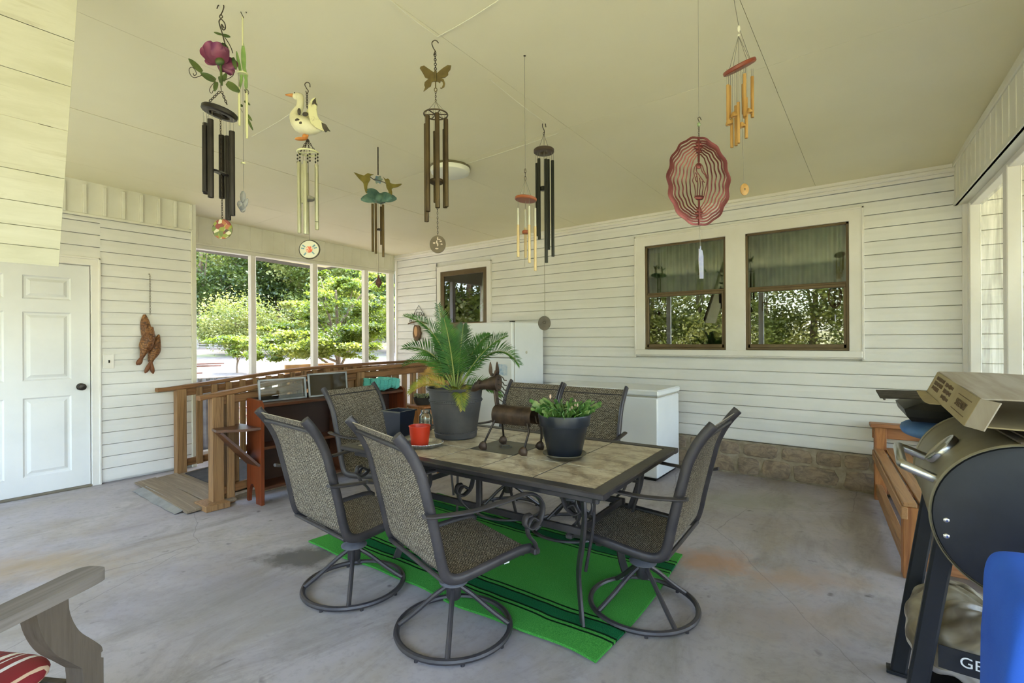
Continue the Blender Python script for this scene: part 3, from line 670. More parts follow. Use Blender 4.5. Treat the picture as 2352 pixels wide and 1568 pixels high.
# christmas cactus
cp = thing('potted_cactus', 'bushy christmas cactus in a smooth dark blue-black pot on the table', 'plant', (-1.345, 2.225, .736))
MB().lathe([(0, .0), (.085, 0), (.089, .004), (.122, .155), (.131, .157), (.139, .208), (.137, .214), (.130, .212), (.121, .16), (0, .158)], 56).build('pot', mat('blueblack_plastic', (33, 37, 46), None, .35), cp)
MB().lathe([(0, .186), (.126, .184)], 24).build('soil', mat('dark_soil', (38, 30, 22), (56, 44, 32), 1, ns=40), cp)
M['cactus'] = leafmat('cactus_green', (44, 88, 34), (92, 138, 62), (160, 176, 112), 14, .25); rr = random.Random(5)
fo = MB()
def pad(p, d, n, l, w):
    x = d.cross(n).normalized(); pr = [(0, .12), (.25, .42), (.4, .34), (.6, .5), (.75, .4), (.95, .46), (1, .12)]
    L_ = [p+d*l*a+x*w*b for a, b in pr]; R_ = [p+d*l*a-x*w*b for a, b in pr]; t_ = n*.0018
    V = [q+t_ for q in L_]+[q+t_ for q in R_[::-1]]; m = len(V); V += [q-t_*2 for q in V]
    fo.add(V, [tuple(range(m)), tuple(range(m, 2*m))[::-1]]+[(i, m+i, m+(i+1) % m, (i+1) % m) for i in range(m)])
for k in range(120):
    a = rr.uniform(0, 2*PI); r_ = .112*math.sqrt(rr.random()); p = Vector((r_*math.cos(a), r_*math.sin(a), .185)); out = Vector((math.cos(a), math.sin(a), 0))
    tall = 1.25+.9*math.exp(-((p.x+.045)**2+(p.y+.04)**2)/.0012)+.6*math.exp(-((p.x-.085)**2+(p.y-.05)**2)/.0012); d = (Vector((0, 0, 1))*tall+out*(.3+4.2*r_)+Vector((rr.uniform(-.35, .35), rr.uniform(-.35, .35), 0))).normalized()
    n_ = d.cross(Vector((rr.uniform(-1, 1), rr.uniform(-1, 1), .3))).normalized()
    for seg_ in range(3+(rr.random() < .5)+(tall > 1.5)):
        l = rr.uniform(.026, .036); pad(p, d, n_, l, rr.uniform(.017, .023)); p = p+d*l*.95; d = (d+out*.28+Vector((rr.uniform(-.3, .3), rr.uniform(-.3, .3), -.12))).normalized(); n_ = (n_-d*n_.dot(d)).normalized()
fo.build('foliage', M['cactus'], cp, sharp=30)
bd = MB()
for k in range(9):
    a = rr.uniform(0, 2*PI); r_ = rr.uniform(.04, .12); bd.ball((r_*math.cos(a), r_*math.sin(a), .245+rr.uniform(-.02, .03)), (.0045, .0045, .009), 8, 6)
bd.ball((-.055, -.05, .305), (.006, .006, .012), 8, 6); bd.build('flower_buds', mat('pale_bud', (222, 196, 176), (206, 170, 150), .5, ns=30), cp)
so = MB(); so.lathe([(0, 0), (.085, 0), (.092, .004), (.112, .02), (.115, .021), (.113, .026), (.09, .01), (0, .008)], 48)
o = so.build('plant_saucer', mat('olive_plastic', (66, 60, 48), (84, 78, 62), .3, ns=9)); o.location = (-1.345, 2.225, .7215); tag(o, 'brown translucent saucer under the dark blue-black cactus pot', 'saucer')
# tin pan, red pot, jar, square pot
pn = MB(); pr = []
N = 96; rings = [(.0, .002, 0), (.085, .002, 0), (.089, .003, .3), (.104, .021, 1), (.113, .023, 1), (.114, .0205, 1), (.105, .018, 1), (.09, .0, .3), (0, 0, 0)]
vs = []; fs = []
for i in range(N):
    a = 2*PI*i/N; w = .0022*(1 if i % 2 else -1)
    for r_, z_, k in rings: vs.append(((r_+w*k)*math.cos(a), (r_+w*k)*math.sin(a), z_))
q = len(rings)
for i in range(N):
    j = (i+1) % N
    for k in range(q-1): fs.append((i*q+k, j*q+k, j*q+k+1, i*q+k+1))
pn.add(vs, fs); o = pn.build('foil_pan', mat('foil', (206, 206, 206), (188, 188, 188), .28, .95, ns=40), sharp=15); o.location = (-2.16, 1.985, .7215)
tag(o, 'shiny round foil pie pan on the table under the red cup', 'pan')
rc = MB(); rc.lathe([(0, 0), (.046, 0), (.05, .004), (.062, .112), (.0645, .113), (.0645, .117), (.060, .117), (.047, .008), (0, .008)], 40)
o = rc.build('plastic_flowerpot', mat('red_plastic', (196, 54, 26), (182, 44, 20), .38, ns=3)); o.location = (-2.172, 1.962, .7245); tag(o, 'small red orange plastic pot standing in the foil pan', 'pot')
jr = thing('glass_jar', 'clear glass jar with threaded neck between the square pot and the palm pot', 'jar', (-2.52, 2.33, .7215))
MB().lathe([(0, 0), (.040, 0), (.044, .005), (.044, .095), (.041, .106), (.033, .116), (.0315, .12), (.0335, .124), (.0315, .128), (.0335, .133), (.0325, .14), (.030, .14), (.0295, .118), (.038, .104), (.041, .095), (.041, .008), (0, .006)], 36).build('jar_body', M['clear'], jr)
jb = MB()
for k in range(5): jb.lathe([(.0443, .03+.011*k), (.0452, .0325+.011*k), (.0443, .035+.011*k)], 36)
jb.build('embossing', M['clear'], jr)
sp = MB()
def sqring(h, z): return [(-h, -h, z), (h, -h, z), (h, h, z), (-h, h, z)]
L_ = [sqring(.05, 0), sqring(.054, .004), sqring(.073, .158), sqring(.081, .159), sqring(.081, .167), sqring(.071, .167), sqring(.052, .01)]
vs = [p for r_ in L_ for p in r_]; fs = [(3, 2, 1, 0)]+[(k*4+i, k*4+(i+1) % 4, k*4+4+(i+1) % 4, k*4+4+i) for k in range(6) for i in range(4)]+[(24, 25, 26, 27)]
sp.add(vs, fs); o = sp.build('square_pot', mat('black_plastic', (26, 32, 46), None, .32)); o.location = (-2.52, 2.10, .7215); o.rotation_euler = (0, 0, R(8)); tag(o, 'black square plastic plant pot on the left end of the table', 'pot')
# scrap metal horse
M['rust'] = mat('rusty_iron', (62, 50, 45), (92, 74, 62), .45, .6, ns=18, bump=.3, bs=60, detail=6); M['iron'] = mat('dark_iron', (56, 50, 48), (78, 68, 62), .4, .7, ns=14)
hs = thing('metal_horse', 'rusty scrap metal horse figure standing on the table between the two potted plants', 'figurine', (-1.695, 2.222, .7215), PI+TR)
bo = MB(); sec = [(.055*math.cos(a), .055*math.sin(a)) for a in [R(-20+220*k/16) for k in range(17)]]
def bodyf(u, v): a = R(-35+250*u); k = 1 if abs(math.sin(a)) else 1; return (.10-.26*v, .054*math.cos(a), .192+.052*math.sin(a)-(.03 if math.sin(a) < 0 else 0)*abs(math.sin(a)))
bo.slab(bodyf, 20, 4, .004); bo.build('body', M['rust'], hs, sharp=60)
for (hx, hy, tx, ty, kx) in ((.125, .095, .085, .045, .09), (.125, -.10, .085, -.045, .115), (-.145, .09, -.135, .045, -.16), (-.145, -.085, -.135, -.045, -.15)):
    lg = MB(); lg.tube([(tx, ty, .19), (tx-.005, ty*1.05, .16), (kx if hx > 0 else tx-.028, (ty+hy)/2, .12), (hx, hy, .03)], .0062, 8)
    l_ = lg.build('leg', M['iron'], hs); hf = MB(); hf.lathe([(0, .0), (.017, 0), (.02, .006), (.018, .025), (.011, .04), (.006, .045), (0, .045)], 10, (hx+.012, hy, 0), Matrix.Rotation(R(-22), 3, 'Y') @ Matrix.Scale(1.4, 3, (1, 0, 0))); hf.build('hoof', M['rust'], l_)
nk = MB(); nk.bar([(.095, 0, .22), (.108, 0, .30), (.115, 0, .40), (.10, 0, .44)], .012, .034, (0, 1, 0)); nk.build('neck', M['rust'], hs)
hd = MB()
def cone_path(pts):
    vs = []; n = 14; fs = []
    for (x, z, ry, rz) in pts:
        for i in range(n): a = 2*PI*i/n; vs.append((x, ry*math.cos(a), z+rz*math.sin(a)))
    for k in range(len(pts)-1):
        for i in range(n): j = (i+1) % n; fs.append((k*n+i, k*n+j, (k+1)*n+j, (k+1)*n+i))
    fs.append(tuple(range(n))[::-1]); fs.append(tuple((len(pts)-1)*n+i for i in range(n))); hd.add(vs, fs)
cone_path([(x-.04, z-.055, a, b) for x, z, a, b in ((.128, .425, .036, .05), (.15, .423, .035, .047), (.24, .41, .021, .027), (.262, .405, .021, .026), (.27, .408, .026, .032), (.30, .392, .026, .028), (.325, .378, .014, .016))])
for s in (-1, 1): hd.cyl((.218, s*.02, .367), (.218, s*.027, .369), .009, 10)
hd.build('head', M['rust'], hs)
for s in (-1, 1):
    er = MB(); e = [(0, 0), (.012, .02), (.014, .045), (.004, .085), (-.008, .05), (-.01, .02)]; er.prism(pspline(e+[e[0]], 3)[:-1], .004, RX90, (.13 if s > 0 else .108, s*.018, .407)); er.build('ear', M['rust'], hs)
fl = MB()
for k in range(4): fl.tube([(.14-.007*k+.005*math.cos(a), -.012+.02*(k % 2), .415+.007*math.sin(a)) for a in [i*PI/5 for i in range(11)]], .002, 5)
fl.build('forelock', M['iron'], hs); mn = MB()
for k in range(7): z_ = .42-.028*k; mn.tube(spline([(.095, 0, z_), (.08, .004, z_-.005), (.06, -.004, z_-.02), (.045, .004, z_-.032), (.03, 0, z_-.034)], 4), .0032, 6)
mn.build('mane', M['iron'], hs); tl = MB()
for k in range(4): tl.tube(spline([(-.16, 0, .232), (-.185, .006*(k-1.5), .228), (-.203, .012*(k-1.5), .19), (-.208, .014*(k-1.5), .14), (-.213, .016*(k-1.5), .10-.01*k)], 5), .0034, 6)
tl.build('tail', M['iron'], hs)
# ---------------------------------------------------------------- ramp with its two railings
rampz = lambda y: max(0, min(.20, .03+(y-1.86)*.072))
rp = thing('wooden_ramp', 'wooden wheelchair ramp with two baluster railings climbing to the house door', 'ramp', (0, 0, 0))
dk = MB(); dk.add([(x, y, z) for x in (-5.58, -4.40) for y, z in ((1.86, 0), (1.86, .028), (4.25, .198), (4.25, 0))], [(0, 1, 2, 3), (7, 6, 5, 4), (1, 5, 6, 2), (0, 4, 5, 1), (3, 2, 6, 7), (0, 3, 7, 4)]); dk.bb(-5.58, -4.40, 4.25, 5.19, .16, .2); dk.build('deck', M['greywood'], rp)
mt = MB(); mt.slab(lambda u, v: (-5.50+1.02*u, 1.90+2.3*v, rampz(1.90+2.3*v)+.008), 4, 24, .006); mt.build('rubber_mat', mat('black_rubber', (48, 47, 50), (66, 64, 66), .85, ns=9, bump=.3, bs=120), rp)
for i, (a, b) in enumerate(((1.505, 1.675), (1.68, 1.85))):
    m_ = MB(); z0, z1 = (.004, .03) if i == 0 else (.018, .036)
    m_.box((-4.95+.03*i, (a+b)/2, (z0+z1)/2+.004), (1.30, b-a, .022), (R(4), 0, R(-1+i)), .004); m_.build('plank', M['greywood'], rp)
m_ = MB(); m_.slab(lambda u, v: (-5.36+.98*u, 1.435+.10*v+.004*math.sin(u*21)*(1-v), .003+.024*v+.004*math.sin(u*9)*(1-v)), 24, 4, .003); m_.build('metal_flashing', M['steel'], rp)
def railing(x, path, posts, skip, sgn):
    P = spline([(x, y, z) for y, z in path], 6)
    def zt(y):
        for i in range(1, len(P)):
            if P[i].y >= y: k = (y-P[i-1].y)/(P[i].y-P[i-1].y); return P[i-1].z+(P[i].z-P[i-1].z)*k
        return P[-1].z
    h = MB(); h.bar([(p.x, p.y, p.z-.018) for p in P], .085, .036, (0, 0, 1)); h.build('handrail', M['cedar'], rp)
    h = MB(); ys = [p for p in path if p[0] > posts[0]]; h.bar([(x, y, zt(y)-.075) for y in (posts[0], (posts[0]+posts[-1])/2, posts[-1])], .035, .07, (0, 0, 1)); h.bar([(x, y, rampz(y)+.085) for y in (posts[0], (posts[0]+posts[-1])/2, posts[-1])], .038, .07, (0, 0, 1)); h.build('rail_board', M['cedar'], rp)
    for y in posts:
        h = MB(); h.bb(x-.044, x+.044, y-.044, y+.044, 0, zt(y)-.034, .004); h.build('post', M['cedarz'], rp)
    y = posts[0]+.16
    while y < posts[-1]-.08:
        if min(abs(y-p) for p in posts) > .07:
            h = MB(); h.box((x+sgn*.032, y, (zt(y)-.04+rampz(y)+.05)/2), (.034, .056, zt(y)-.04-rampz(y)-.05), (0, 0, R(random.uniform(-2, 2))), .003); h.build('baluster', M['cedarz'], rp)
        y += .142
random.seed(3)
railing(-5.62, [(1.70, .888), (1.9, .90), (2.9, 1.0), (3.6, 1.032), (4.5, 1.045), (5.18, 1.05)], [1.90, 3.5, 5.12], 0, 1)
railing(-4.36, [(1.60, .905), (1.8, .93), (2.5, 1.015), (3.5, 1.068), (4.0, 1.08), (4.46, 1.086)], [1.73, 3.1, 4.40], 0, -1)
h = MB(); h.bb(-4.40, -4.32, 1.80, 1.86, 0, .90, .004); h.bb(-4.46, -4.22, 1.60, 1.78, 0, .045, .004); h.build('post', M['cedarz'], rp)

# ---------------------------------------------------------------- bookcase along the ramp
bk = thing('bookcase', 'long low red brown wooden bookcase with rounded end panels standing against the ramp railing', 'bookcase', (-4.165, 1.94, 0))
def endpanel(y):
    p = [(-.125, 0), (-.095, 0)]+[(-.03+.065*math.cos(a), .0+.155*math.sin(a)) for a in [PI-PI*k/12 for k in range(13)]]+[(.09, 0), (.125, 0), (.125, .79), (.118, .825), (.098, .848), (.07, .855), (-.11, .862), (-.125, .85)]
    m_ = MB(); m_.prism(p, .026, RX90, (0, y, 0)); return m_
endpanel(.013).build('end_panel', M['mahog'], bk); endpanel(1.50).build('end_panel', M['mahog'], bk)
for z in (.82, .47, .14):
    m_ = MB(); m_.bb(-.118, .115, .026, 1.487, z-.024, z, .003); m_.build('shelf', M['mahogy'], bk)
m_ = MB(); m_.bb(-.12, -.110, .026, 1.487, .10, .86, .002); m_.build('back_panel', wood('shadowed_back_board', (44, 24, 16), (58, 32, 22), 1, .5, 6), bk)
m_ = MB(); m_.bb(-.11, .10, .765, .79, .14, .80, .002); m_.build('divider', M['mahogy'], bk)
m_ = MB(); m_.prism([(-.20, -.25), (-.04, -.27), (.09, -.13), (.12, 0), (-.12, 0), (-.31, -.02), (-.33, -.14)], .02, None, (0, 0, .628)); lf = m_.build('side_leaf', M['mahogy'], bk)
m_ = MB(); m_.slab(lambda u, v: (-.23+.11*v+u*(.19+.04*v), -.235+.232*v, .612-.29*v), 2, 2, .018); m_.build('leaf_bracket', M['mahogy'], bk)
def pane_frame(name, label, y0, y1, z0, z1, x, tilt, m, gm, w=.016):
    t = thing(name, label, 'window frame', (x, (y0+y1)/2, z0)); h = (y1-y0)/2; H = z1-z0; rt = Matrix.Rotation(-tilt, 3, 'Y'); b_ = MB()
    for c, d in (((0, -h+w/2, H/2), (.018, w, H)), ((0, h-w/2, H/2), (.018, w, H)), ((0, 0, w/2), (.018, 2*h, w)), ((0, 0, H-w/2), (.018, 2*h, w))): b_.box(rt@Vector(c), d, rt, .002)
    b_.build('sash', m, t); MB().box(rt@Vector((0, 0, H/2)), (.003, 2*h-w, H-w), rt, 0).build('pane', gm, t); return t
pane_frame('storm_window', 'aluminium framed glass storm window leaning on the rail above the bookcase', 2.0, 2.43, .822, 1.015, -4.20, R(6), M['steel'], M['storm'])
pane_frame('storm_window', 'darker screened storm window leaning right of the clear aluminium framed one', 2.45, 2.86, .822, 1.04, -4.20, R(6), M['steel'], glassmat('screened_glass', (104, 98, 86), 1.5, .02, (96, 84, 66), .4))
# egg cartons
M['egg'] = mat('turquoise_foam', (118, 206, 196), (98, 190, 182), .6, ns=12)
def carton():
    m_ = MB()
    def f(u, v):
        x = .055*(2*u-1)*2; y = .30*(v-.5); cx = abs(math.sin(u*2*PI*1)); cy = abs(math.sin(v*6*PI)); return (x, y, -.034*(cx*cy)**.45*(1 if .02 < u < .98 else 0)+.010*math.sin(v*PI*3+1.1))
    m_.slab(f, 16, 48, .0035); return m_
cb = carton().build('egg_carton', M['egg'], sharp=70); cb.location = (-4.17, 3.245, .868); tag(cb, 'turquoise foam egg carton, bottom of the stack on the bookcase', 'egg carton', 'turquoise egg cartons on the bookcase')
for k in range(1, 10):
    o = cb.copy(); COL.objects.link(o); o.location = (-4.17+random.uniform(-.003, .003), 3.245+random.uniform(-.005, .005), .868+.0085*k); o.rotation_euler = (0, 0, random.uniform(-.02, .02)); o['label'] = 'turquoise foam egg carton nested in the stack on the bookcase right end' if k < 9 else 'topmost turquoise foam egg carton of the stack on the bookcase'
# crate, bowl planter, stool right of the bookcase
cr_ = thing('wooden_planter', 'reddish slatted wooden planter box standing right of the bookcase', 'planter', (-3.98, 3.66, 0))
for k in range(5): MB().bb(-.12+.05*k, -.075+.05*k, -.12, -.105, .0, .62, .003).build('slat', M['redwoodz'], cr_)
b_ = MB(); b_.bb(-.125, .125, -.104, .12, .02, .6, .004); b_.build('body', M['redwoodz'], cr_); b_ = MB(); b_.bb(-.135, .135, -.13, .13, .62, .642, .004); b_.build('rim', M['redwoodz'], cr_)
bw = thing('bowl_planter', 'black bowl planter with trailing stems on the reddish planter box', 'planter', (-4.0, 3.66, .643))
MB().lathe([(0, 0), (.07, 0), (.09, .03), (.102, .075), (.108, .082), (.1, .082), (.09, .05), (0, .05)], 28).build('pot', mat('black_clay', (34, 32, 30), (50, 47, 42), .7, ns=14), bw)
st = MB(); rr = random.Random(9)
for k in range(26):
    a = rr.uniform(0, 6.28); r_ = rr.uniform(.0, .06); st.tube(bez((r_*math.cos(a), r_*math.sin(a), .05), (r_*1.4*math.cos(a), r_*1.4*math.sin(a), .15), (.10*math.cos(a+.5), .10*math.sin(a+.5), rr.uniform(.07, .13)), 6), .004, 5)
st.build('stems', mat('pale_stem', (150, 152, 120), (96, 110, 70), .6, ns=20), bw)
sl_ = thing('wooden_stool', 'round light wooden stool partly hidden behind the glass jar', 'stool', (-3.62, 3.52, 0))
MB().lathe([(0, .54), (.135, .54), (.15, .55), (.15, .57), (.14, .585), (0, .59)], 36).build('seat', wood('pine_stool', (196, 140, 80), (214, 164, 104), 0, .4, 7), sl_)
for k in range(4): a = PI/4+k*PI/2; MB().cyl((.14*math.cos(a), .14*math.sin(a), 0), (.10*math.cos(a), .10*math.sin(a), .545), .014, 10, .018).build('leg', M['redwoodz'], sl_)

# ---------------------------------------------------------------- fridge and chest freezer
fr = thing('refrigerator', 'old white top-freezer refrigerator standing against the house wall', 'refrigerator', (-3.81, 4.84, 0))
b_ = MB(); b_.bb(-.39, .39, -.27, .32, .03, 1.552, .012); b_.build('body', M['white_metal'], fr)
gs = MB(); gs.bb(-.38, .38, -.285, -.268, .1, 1.54, .002); gs.build('door_gasket', mat('grey_gasket', (150, 148, 140), None, .7), fr)
for n_, z0, z1 in (('freezer_door', 1.135, 1.55), ('fridge_door', .10, 1.125)):
    b_ = MB(); b_.bb(-.39, .39, -.335, -.284, z0, z1, .014); d_ = b_.build(n_, M['white_metal'], fr)
    hh = MB(); zz_ = (z0+.03, z0+.30) if z0 > 1 else (.72, 1.10); hh.bar([(-.36, -.337, zz_[0]), (-.36, -.37, zz_[0]+.02), (-.36, -.37, zz_[1]-.02), (-.36, -.337, zz_[1])], .03, .018, (1, 0, 0)); hh.build('handle', mat('grey_handle', (180, 180, 178), None, .4), d_)
    hg = MB(); hg.box((.37, -.30, z1+.004 if z0 > 1 else z1-.0), (.05, .05, .012), None, .003); hg.build('hinge', M['black'], d_)
b_ = MB(); b_.bb(-.38, .38, -.26, .3, 0, .03); b_.build('plinth', M['black'], fr)
mg = MB(); mg.cyl((.3905, -.05, 1.19), (.393, -.05, 1.19), .018, 16); mg.build('round_badge', mat('pale_badge', (206, 204, 196), (180, 178, 170), .4, ns=60), fr)
nt = MB(); nt.box((.24, -.337, .99), (.16, .002, .13), None, .0005); nt.build('paper_note', mat('blue_photo_paper', (150, 178, 206), (214, 220, 226), .6, ns=22), fr)
fz = thing('chest_freezer', 'long white chest freezer against the house wall under the windows', 'freezer', (-2.32, 4.77, 0))
b_ = MB(); b_.bb(-.63, .63, -.295, .30, .03, .785, .012); b_.build('body', M['white_metal'], fz)
b_ = MB(); b_.bb(-.625, .625, -.285, .295, .785, .802, .004); b_.build('seal', mat('seal', (176, 172, 160), None, .7), fz)
b_ = MB(); b_.bb(-.64, .64, -.305, .31, .802, .858, .014); ld = b_.build('lid', M['white_metal'], fz)
b_ = MB(); b_.bb(-.1, .02, -.32, -.304, .79, .81, .003); b_.build('lid_handle', M['trim'], fz)
b_ = MB(); b_.bb(-.6, .6, -.27, .28, 0, .03); b_.build('base', M['black'], fz); b_ = MB(); b_.cyl((.33, -.294, .13), (.33, -.299, .13), .02, 16); b_.build('drain_plug', M['trim'], fz)

# ---------------------------------------------------------------- bench by the right-hand opening
bn = thing('wooden_bench', 'slatted redwood bench along the right-hand opening behind the grill', 'bench', (-.085, 5.14, 0), R(5.4))
LB = 1.66
for k in range(6): m_ = MB(); m_.box((.04+.078*k, -LB/2, .413), (.062, LB, .024), None, .004); m_.build('seat_slat', M['redwoody'], bn)
m_ = MB(); m_.bb(.0, .03, -LB, 0, .33, .40, .004); m_.build('seat_rail', M['redwoody'], bn)
for x in (.05, .43):
    for y in (-.045, -LB+.05): m_ = MB(); far = y > -.5; m_.bb(x-.04, x+.04, y-.045, y+.045, 0, .60 if far else .40, .004); m_.build('leg', M['redwoodz'], bn)
m_ = MB(); m_.bb(-.02, .48, -.11, .01, .60, .632, .006); m_.build('armrest', M['redwood'], bn); m_ = MB(); m_.bb(.0, .46, -.02, .0, .50, .598, .004); m_.build('arm_rail', M['redwood'], bn)
[MB().bb(x-.02, x+.02, -LB+.09, -.09, .04, .13, .004).build('stretcher', M['redwoody'], bn) for x in (.04, .44)]; [MB().bb(.09, .39, y-.02, y+.02, .05, .14, .004).build('end_rail', M['redwood'], bn) for y in (-LB+.05, -.05)]

# ---------------------------------------------------------------- barrel grill
gx, gz, GR = .325, .828, .218
gl_ = thing('barrel_grill', 'tan barrel charcoal grill with a black end and steel handle at the right edge', 'grill', (gx, 1.9, 0), R(.8))
M['khaki'] = mat('khaki_enamel', (134, 126, 104), (118, 110, 90), .45, .2, ns=6, bump=.03, bs=60); M['gblack'] = mat('satin_black_steel', (32, 34, 41), (40, 42, 50), .5, .3, ns=8)
b_ = MB(); n = 60
pr = [(GR, .0), (GR, .70)]
def ring(r_, y): return [(r_*math.cos(2*PI*i/n), y, gz+r_*math.sin(2*PI*i/n)) for i in range(n)]
def barrel(mb, stations):
    vs = []; fs = []
    for r_, y in stations: vs += ring(r_, y)
    for k in range(len(stations)-1):
        for i in range(n): j = (i+1) % n; fs.append((k*n+i, k*n+j, (k+1)*n+j, (k+1)*n+i))
    mb.add(vs, fs)
barrel(b_, [(GR-.012, .002), (GR, .004), (GR, .698), (GR-.012, .70)]); b_.build('barrel', M['khaki'], gl_)
b_ = MB(); barrel(b_, [(.001, -.012), (GR-.02, -.010), (GR-.005, -.004), (GR-.002, .003)]); b_.build('end_cap', M['gblack'], gl_); b_ = MB(); barrel(b_, [(GR-.002, .70), (GR-.01, .708), (.001, .712)]); b_.build('end_cap', M['gblack'], gl_)
b_ = MB(); barrel(b_, [(GR+.001, -.002), (GR+.005, .002), (GR+.005, .012), (GR+.001, .016)]); b_.build('rim_band', M['khaki'], gl_); b_ = MB(); barrel(b_, [(GR+.001, .684), (GR+.005, .688), (GR+.005, .698), (GR+.001, .702)]); b_.build('rim_band', M['khaki'], gl_)
for y0_ in (.035,):
    ha = R(158); hx = lambda a, r_: (r_*math.cos(a), gz+r_*math.sin(a)); p0 = hx(ha, GR-.004); p1 = hx(ha, GR+.085)
    b_ = MB(); b_.tube([(p0[0], .08, p0[1]), (p1[0]+.02, .08, p1[1]-.008), (p1[0]+.006, .085, p1[1]-.003), (p1[0], .10, p1[1]), (p1[0], .40, p1[1]), (p1[0]+.006, .415, p1[1]-.003), (p1[0]+.02, .42, p1[1]-.008), (p0[0], .42, p0[1])], .0145, 14, up=(.1, 0, 1)); b_.build('lid_handle', M['chrome'], gl_)
a = R(140); dr = Vector((math.cos(a), 0, math.sin(a))); b_ = MB(); b_.lathe([(0, -.004), (.056, -.004), (.058, .010), (.056, .014), (.053, .012), (0, .008)], 40, Vector((dr.x*GR, .26, gz+dr.z*GR)), frame_z(dr)); tg_ = b_.build('temperature_gauge', M['chrome'], gl_); b_ = MB(); b_.lathe([(0, .007), (.053, .0085), (0, .0105)], 32, Vector((dr.x*GR, .26, gz+dr.z*GR)), frame_z(dr)); b_.build('gauge_face', M['khaki'], tg_)
b_ = MB()
for z in (.812, .766): b_.ball((-GR+.034, -.007, z), (.009, .006, .009), 10, 6)
b_.build('bolt', M['chrome'], gl_)
for (y_, sy) in ((.11, 0), (.60, 0)):
    for s in (-1, 1):
        b_ = MB(); top = (s*(GR*.80), y_, gz-GR*.42); bot = (s*(GR+.06), y_, .0); b_.bar([top, bot], .052, .035, (0, 1, 0)); b_.box((bot[0], y_, .006), (.075, .06, .012), None, .002); b_.build('leg', M['gblack'], gl_)
b_ = MB(); b_.bb(-.235, .235, .08, .63, .185, .20, .003); b_.build('lower_shelf', M['gblack'], gl_)
b_ = MB(); b_.bb(-.12, .22, .715, 1.12, .872, .884, .003); b_.bar([(-.1, .73, .87), (-.1, .715, .75)], .02, .008, (1, 0, 0)); b_.bar([(.16, .73, .87), (.12, .715, .75)], .02, .008, (1, 0, 0)); b_.build('side_shelf', M['gblack'], gl_)
# stack on the side shelf
def pillow(mb, c, d, k=3.2, n=28, rot=None):
    def f(u, v):
        a = 2*PI*u; t = PI*(v-.5); sg = lambda q, e: math.copysign(abs(q)**e, q)
        x = d[0]/2*sg(math.cos(t), 2/k*1.6)*sg(math.cos(a), 2/k); y = d[1]/2*sg(math.cos(t), 2/k*1.6)*sg(math.sin(a), 2/k); z = d[2]/2*sg(math.sin(t), .9)
        p = Vector((x, y, z)); return (rot@p if rot else p)+Vector(c)
    mb.grid(f, n, 16)
b_ = MB(); pillow(b_, (0, 0, 0), (.42, .36, .095)); o = b_.build('seat_cushion', mat('faded_blue_fabric', (62, 98, 146), (96, 130, 168), .85, ns=6), sharp=80); o.location = (.265, 2.86, .934); tag(o, 'faded blue cushion squeezed under the black grill tray', 'cushion')
b_ = MB(); lv = [(-.21, -.17, 0), (-.23, -.19, .03), (-.2, -.18, .07), (-.15, -.16, .085)]
def trayring(x0, y0, z): return [(x0, y0, z), (.25, y0, z), (.25, -y0, z), (x0, -y0, z)]
L_ = [trayring(a, b, c_) for a, b, c_ in ((-.195, -.16, 0), (-.212, -.175, .02), (-.222, -.18, .052), (-.165, -.16, .08), (-.15, -.14, .088))]
vs = [p for r_ in L_ for p in r_]; b_.add(vs, [(3, 2, 1, 0)]+[(k*4+i, k*4+(i+1) % 4, k*4+4+(i+1) % 4, k*4+4+i) for k in range(4) for i in range(4)]+[(16, 17, 18, 19)])
o = b_.build('grill_tray', mat('sooty_black', (30, 29, 28), (46, 44, 41), .4, .4, ns=10), sharp=25); o.location = (.275, 2.86, .982); o.rotation_euler = (0, R(1), R(4)); tag(o, 'black metal grill tray resting on the faded blue cushion', 'tray')
b_ = MB()
for k in range(10): y = -.17+.038*k; b_.tube([(-.26, y, 0), (.24, y, 0)], .0042, 6)
for x in (-.245, 0, .225): b_.tube([(x, -.175, -.006), (x, .178, -.006)], .005, 6)
o = b_.build('cooking_grate', mat('grate_iron', (62, 58, 54), (84, 78, 72), .5, .6, ns=20)); o.location = (.235, 2.84, 1.089); o.rotation_euler = (0, R(-1.5), R(3)); tag(o, 'rectangular iron cooking grate on top of the black tray', 'grate')
# cardboard on the barrel
M['card'] = mat('cardboard', (160, 146, 112), (146, 130, 98), .8, ns=7); M['cardg'] = mat('weathered_cardboard', (172, 164, 152), (154, 142, 126), .85, ns=5, stretch=(6, .6, 1)); M['ink'] = mat('brown_ink', (92, 72, 50), None, .9)
bx = thing('cardboard_box', 'flat weathered cardboard carton lying on top of the barrel grill', 'box', (.218, 1.93, 1.082), R(4))
tl_ = Matrix.Rotation(R(3.2), 3, 'X')@Matrix.Rotation(R(1.5), 3, 'Y'); h = .082
b_ = MB(); b_.slab(lambda u, v: tl_@Vector((.62*u, .68*v, h+.003*math.sin(u*7)+.002*math.sin(v*9))), 12, 12, .004); b_.build('top_panel', M['cardg'], bx)
b_ = MB(); b_.slab(lambda u, v: tl_@Vector((-.001-.032*(1-v), .68*u, h*v)), 10, 4, .004); fp_ = b_.build('side_panel', M['card'], bx)
b_ = MB(); b_.slab(lambda u, v: tl_@Vector((.03*u-.032*(1-v), -.055*u, h*v)), 4, 4, .004); b_.build('end_flap', M['cardg'], bx)
b_ = MB(); b_.slab(lambda u, v: tl_@Vector((-.032+.652*u, .68*v, .002)), 4, 4, .004); b_.build('bottom_panel', M['card'], bx)
b_ = MB(); b_.slab(lambda u, v: tl_@Vector((.25+.35*u, -.05*v*(1-.3*u), h-.02-.045*v)), 5, 3, .004); b_.build('loose_flap', M['cardg'], bx)
b_ = MB(); b_.slab(lambda u, v: tl_@Vector((-.03*v-.036, .36+.32*u, .002-.012*v*math.sin(PI*u))), 8, 3, .003); b_.build('bottom_flap', M['card'], bx)
